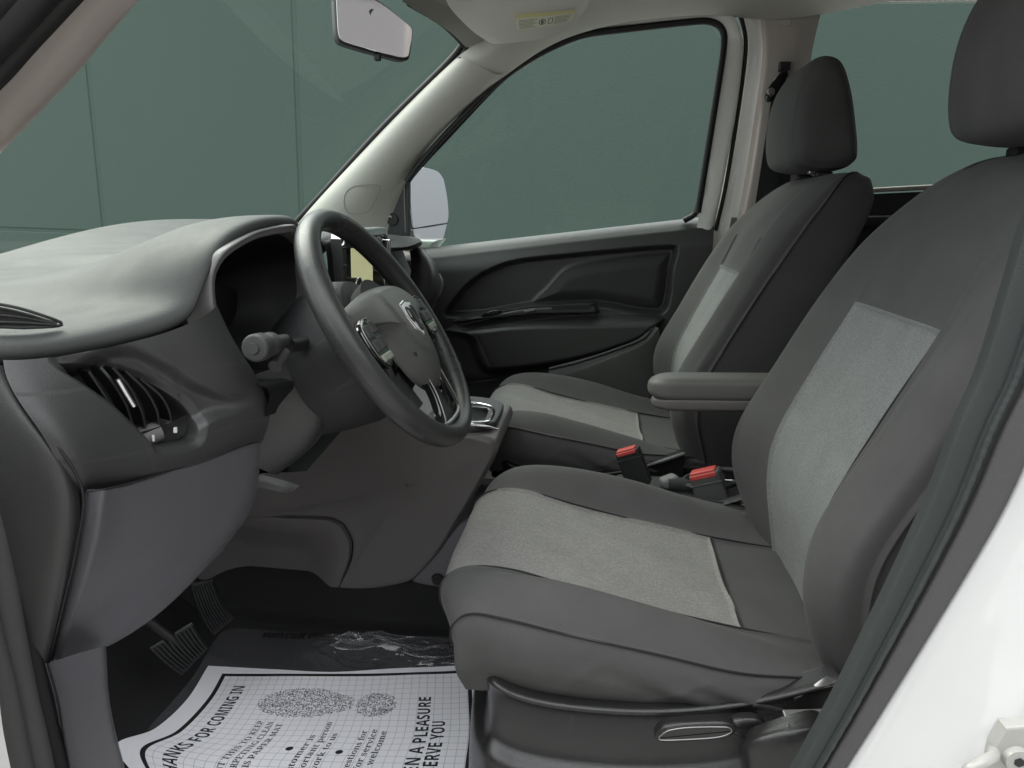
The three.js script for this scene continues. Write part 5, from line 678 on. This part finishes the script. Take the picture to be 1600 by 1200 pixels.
{ // armrest hinged on the inner side of the near seat
  const t = driverSeat, a = new THREE.Group(); a.name = 'armrest'; t.add(a); a.userData.label = 'padded folding armrest between the seats';
  const loft = (ys, zs, x0, x1, yb) => { const sec = (s) => { const x = lerp(x0, x1, s), k = Math.pow(Math.max(1 - Math.pow(1 - clamp(s / 0.22), 3), 0), 0.5); return [x, Math.max(k, 0.02)]; }; return (s, w) => { const [x, k] = sec(s), c = Math.cos(w), q = Math.sin(w), e = (v) => Math.sign(v) * Math.pow(Math.abs(v), 0.55); return V(x, yb + 0.012 * s + ys * e(q) * lerp(0.55, 1, k) * k ** 0.5, -0.293 + zs * e(c) * k); }; };
  obj('armrest_pad', sheet(loft(0.022, 0.036, 0.384, 0.64, 0.528), [...steps(0, 0.2, 24), ...steps(0.21, 1, 30)], steps(0, 2 * Math.PI, 60)), M.armrest, a);
  obj('armrest_shell', sheet(loft(0.014, 0.033, 0.392, 0.64, 0.502), [...steps(0, 0.2, 24), ...steps(0.21, 1, 30)], steps(0, 2 * Math.PI, 60)), M.console, a);
}
// ---------- between the seats ----------
function buckle(label, c, turn, lean, grey, K) {
  const t = thing('seat_belt_buckle', label, 'buckle', [0, 0, 0], 'seat belt buckles between the seats');
  const m = g => g.scale(K, K, K).applyMatrix4(new THREE.Matrix4().makeRotationFromEuler(new THREE.Euler(0, turn, lean, 'YXZ')).setPosition(...c));
  obj('body', m(box(0.044, 0.070, 0.024, 0.004, 0, 0, 0)), grey ? M.rubberGrey : M.black, t);
  obj('release_button', m(box(0.036, 0.011, 0.019, 0.002, -0.001, 0.0325, 0.0005)), M.red, t);
  obj('button_face', m(box(0.036, 0.006, 0.003, 0.001, -0.001, 0.031, 0.0110)), M.red, t);
  obj('collar', m(box(0.0455, 0.003, 0.0255, 0.001, 0.0, 0.019, 0)), grey ? M.rubberGrey : M.black, t);
  obj('strap', m(box(0.03, 0.16, 0.008, 0.003, 0.0, -0.10, 0)), M.black, t);
  seat(t, c);
}
buckle('black seat belt buckle with red button beside the far seat cushion', [0.374, 0.357, 0.03], -0.25, 0.42, false, 1.05);
buckle('dark grey seat belt buckle with red button beside the near backrest', [0.519, 0.323, 0.055], -0.3, 0.40, true, 1.32);
{
  const t = thing('parking_brake', 'black parking brake housing with curved rim low between the two seats', 'parking brake');
  const c = [0.527, 0.304, 0.015];
  obj('rim', tube(steps(0, 1, 14).slice(0, -1).map(s => [c[0] + 0.055 * Math.cos(s * 6.2832), c[1] + 0.035 + 0.012 * Math.cos(s * 6.2832), c[2] + 0.045 * Math.sin(s * 6.2832)]), 0.006, 60, 10, true), M.black, t);
  obj('housing', ext([[-0.62, -0.06], [0.08, -0.07], [0.08, 0.06], [-0.62, 0.06]].map(p => [c[0] + p[0] * (p[0] < 0 ? 0.3 : 1), c[2] + p[1]]), c[1] - 0.2, 0.215, 0.02, 'y'), M.black, t);
  obj('lever', [tube([[c[0] + 0.02, c[1] - 0.01, c[2] + 0.01], [c[0] - 0.05, c[1] + 0.02, c[2] + 0.01], [0.439, 0.327, 0.03]], 0.013, 20, 12)], M.rubber, t);
  obj('lever_tip', box(0.034, 0.022, 0.03, 0.008, ...[0.444, 0.33, 0.02], 0, 0.4, 0.3), M.grey, t);
  seat(t, [c[0], c[1] - 0.2, c[2]]);
}
// ---------- things on the floor ----------
{
  const t = thing('floor_film', 'clear crinkled protective film lying on the carpet above the paper mat', 'plastic film');
  const crn = noise(256, 12), cr2 = noise(256, 30);
  const base = net([[[-0.403, 0.014, 0.153], [-0.307, 0.014, 0.137], [-0.191, 0.016, 0.133], [-0.07, 0.03, 0.151], [0.033, 0.05, 0.172], [0.097, 0.06, 0.157]], [[-0.399, 0.012, 0.213], [-0.293, 0.012, 0.197], [-0.184, 0.014, 0.187], [-0.062, 0.02, 0.183], [0.049, 0.028, 0.187], [0.11, 0.03, 0.181]], [[-0.384, 0.011, 0.306], [-0.274, 0.011, 0.289], [-0.153, 0.011, 0.27], [-0.033, 0.012, 0.244], [0.069, 0.013, 0.23], [0.127, 0.013, 0.23]], [[-0.384, 0.011, 0.435], [-0.204, 0.011, 0.437], [-0.087, 0.011, 0.419], [0.031, 0.011, 0.402], [0.13, 0.011, 0.387], [0.18, 0.011, 0.38]]]);
  const fold = (x, y) => { const q = 1 - Math.abs(2 * crn(x, y) - 1); return q * q * q; };
  const D = (u, v) => { const a = sm(1.4, 2.5, v) * sm(1.95, 1.2, u) * sm(-0.05, 0.25, u); return a * (0.020 * fold(u * 46 + v * 30, v * 26 - u * 30) + 0.009 * fold(u * 70 - v * 20 + 50, v * 60 + 90) - 0.006) + 0.0006; };
  obj('sheet', sheet(base, steps(0, 3, 150), steps(0, 5, 260), (u, v) => -D(u, v)), M.film, t);
  const cv = document.createElement('canvas'); cv.width = 512; cv.height = 64; const g = cv.getContext('2d'); g.fillStyle = '#000'; g.fillRect(0, 0, 512, 64); g.fillStyle = '#fff'; g.font = 'bold 46px sans-serif'; g.textBaseline = 'middle'; g.fillText('PROTECTIVE COV', 10, 34);
  const tx = new THREE.CanvasTexture(cv);
  const f = net([[[-0.317, 0.016, 0.186], [-0.239, 0.016, 0.176], [-0.152, 0.02, 0.172]], [[-0.327, 0.016, 0.153], [-0.248, 0.016, 0.143], [-0.161, 0.021, 0.141]]]), gg = sheet(f, steps(0, 1, 4), steps(0, 2, 16)), uv = gg.attributes.uv.array;
  for (let i = 0; i < 5; i++) for (let j = 0; j < 17; j++) { uv[(i * 17 + j) * 2] = j / 16; uv[(i * 17 + j) * 2 + 1] = i / 4; }
  obj('printed_lettering', gg, std([0.012, 0.012, 0.012], 0.5, { alphaMap: tx, alphaTest: 0.5, transparent: false }), t);
  seat(t, [-0.1, 0.012, 0.2]);
}
{
  const t = thing('paper_mat', 'white printed paper floor mat with large block lettering and shoe prints', 'paper mat');
  const S = 2048, cv = document.createElement('canvas'); cv.width = cv.height = S; const g = cv.getContext('2d');
  g.fillStyle = '#f4f3f8'; g.fillRect(0, 0, S, S);
  g.strokeStyle = '#a9aab4'; g.lineWidth = 2.5; const M0 = 150, MR = S - 80;
  for (let x = M0; x <= MR; x += 58) { g.beginPath(); g.moveTo(x, 105); g.lineTo(x, S); g.stroke(); }
  for (let y = 105; y <= S; y += 58) { g.beginPath(); g.moveTo(M0, y); g.lineTo(MR, y); g.stroke(); }
  g.strokeStyle = '#111114'; g.lineWidth = 30; g.strokeRect(M0, 105, MR - M0, S + 200);
  const up = (s, x, y, px, w, bold, fam = 'sans-serif') => { g.save(); g.translate(x, y); g.rotate(-Math.PI / 2); g.font = (bold ? 'bold ' : '') + px + 'px ' + fam; g.fillStyle = '#141417'; g.textBaseline = 'alphabetic'; const k = w / g.measureText(s).width; g.scale(k, 1); g.fillText(s, 0, 0); g.restore(); };
  up('THANKS FOR COMING IN', 345, 1290, 116, 1065, true);
  up("IT'S BEEN A PLEASURE", 1690, 1440, 118, 1065, true); up('TO SERVE YOU', 1795, 1260, 118, 625, true);
  const sm1 = (s, x, y, w) => up(s, x, y, 52, w, true, 'serif');
  sm1('PUT THIS TO KEEP', 605, 1200, 560); sm1('CARPETING CLEAN', 675, 1200, 552); sm1('THIS PAPER MAT', 740, 1200, 530);
  sm1('Customer is', 990, 1215, 425); sm1('important person', 1055, 1215, 570); sm1('in work to us', 1122, 1215, 450);
  sm1('suggestions for', 1300, 1225, 495); sm1('all for service', 1362, 1215, 500); sm1('are welcome', 1424, 1200, 470);
  g.fillStyle = '#141417'; for (const [x, y] of [[894, 930], [1197, 944]]) { g.beginPath(); g.ellipse(x, y, 22, 19, 0, 0, 7); g.fill(); }
  // stippled shoe print
  const inP = (x, y) => { const a = (x - 850) / 350, b = (y - 430) / 168; return (x < 1150 && Math.pow(Math.abs(a), 2.3) + Math.pow(Math.abs(b) * (x > 900 ? 1 + (x - 900) / 420 : 1), 2.2) < 1) || (x > 1175 && ((x - 1310) / 142) ** 2 + ((y - 452) / 136) ** 2 < 1); };
  g.strokeStyle = '#55555c'; g.lineWidth = 4; g.fillStyle = '#45454c';
  for (let i = 0; i < 4200; i++) { const x = 480 + rnd() * 1000, y = 250 + rnd() * 370; if (!inP(x, y)) continue; const a = rnd() * 6.28, r = 4 + rnd() * 9; if (rnd() < 0.6) { g.beginPath(); g.moveTo(x, y); g.lineTo(x + Math.cos(a) * r, y + Math.sin(a) * r); g.stroke(); } else { g.beginPath(); g.arc(x, y, 2 + rnd() * 3, 0, 7); g.fill(); } }
  // little mark outside the border, fine print beside the corner
  g.lineWidth = 6; for (let i = 0; i < 7; i++) { g.beginPath(); g.arc(2002 + (i % 2) * 14, 740 + i * 20, 12 + (i * 5) % 8, 0, 5); g.stroke(); }
  g.fillRect(2010, 150, 7, 170); g.fillRect(2022, 180, 4, 110);
  const tx = new THREE.CanvasTexture(cv); tx.colorSpace = THREE.SRGBColorSpace; tx.anisotropy = 8;
  const f = net([
    [[-0.369, 0.018, 0.277], [-0.249, 0.016, 0.266], [-0.146, 0.015, 0.256], [-0.037, 0.016, 0.23], [0.054, 0.019, 0.214], [0.11, 0.026, 0.206]],
    [[-0.356, 0.02, 0.368], [-0.235, 0.016, 0.348], [-0.122, 0.015, 0.329], [-0.01, 0.016, 0.307], [0.075, 0.018, 0.29], [0.126, 0.024, 0.284]],
    [[-0.358, 0.03, 0.453], [-0.233, 0.018, 0.43], [-0.106, 0.015, 0.408], [0.01, 0.016, 0.391], [0.096, 0.018, 0.378], [0.144, 0.022, 0.37]],
    [[-0.378, 0.05, 0.514], [-0.237, 0.02, 0.5], [-0.092, 0.015, 0.484], [0.03, 0.016, 0.471], [0.116, 0.018, 0.461], [0.153, 0.022, 0.457]],
    [[-0.304, 0.05, 0.574], [-0.228, 0.02, 0.576], [-0.077, 0.015, 0.568], [0.049, 0.016, 0.557], [0.136, 0.018, 0.546], [0.161, 0.022, 0.546]],
    [[-0.228, 0.05, 0.645], [-0.199, 0.02, 0.641], [-0.058, 0.015, 0.653], [0.069, 0.016, 0.645], [0.155, 0.018, 0.635], [0.171, 0.022, 0.636]]]);
  const us = steps(0, 5, 90), vs = steps(0, 5, 110), gg = sheet(f, us, vs, (u, v) => 0.0012 * Math.sin(v * 3.1 + u) * Math.sin(u * 2.2));
  // even print along the sheet
  const uv = gg.attributes.uv.array, pa = gg.attributes.position, N = vs.length, at = (i, j) => V(pa.getX(i * N + j), pa.getY(i * N + j), pa.getZ(i * N + j));
  us.forEach((u, i) => { let s = 0; const c = [0]; for (let j = 1; j < N; j++) c.push(s += at(i, j).distanceTo(at(i, j - 1))); vs.forEach((v, j) => { const p = at(i, j); uv[(i * N + j) * 2] = c[j] / s; uv[(i * N + j) * 2 + 1] = 1 - clamp(((p.x + 0.368) * 0.164 + (p.z - 0.279) * 0.986 + 0.002 + (1 - c[j] / s) * 0.03 * sm(0.5, 3, u)) / 0.4825, 0, 1); }); });
  obj('paper', gg, std([0.92, 0.92, 0.92], 0.85, { map: tx }), t);
  seat(t, [-0.12, 0.015, 0.4]);
}
renderer.setSize(1024, 768);
renderer.render(scene, camera);
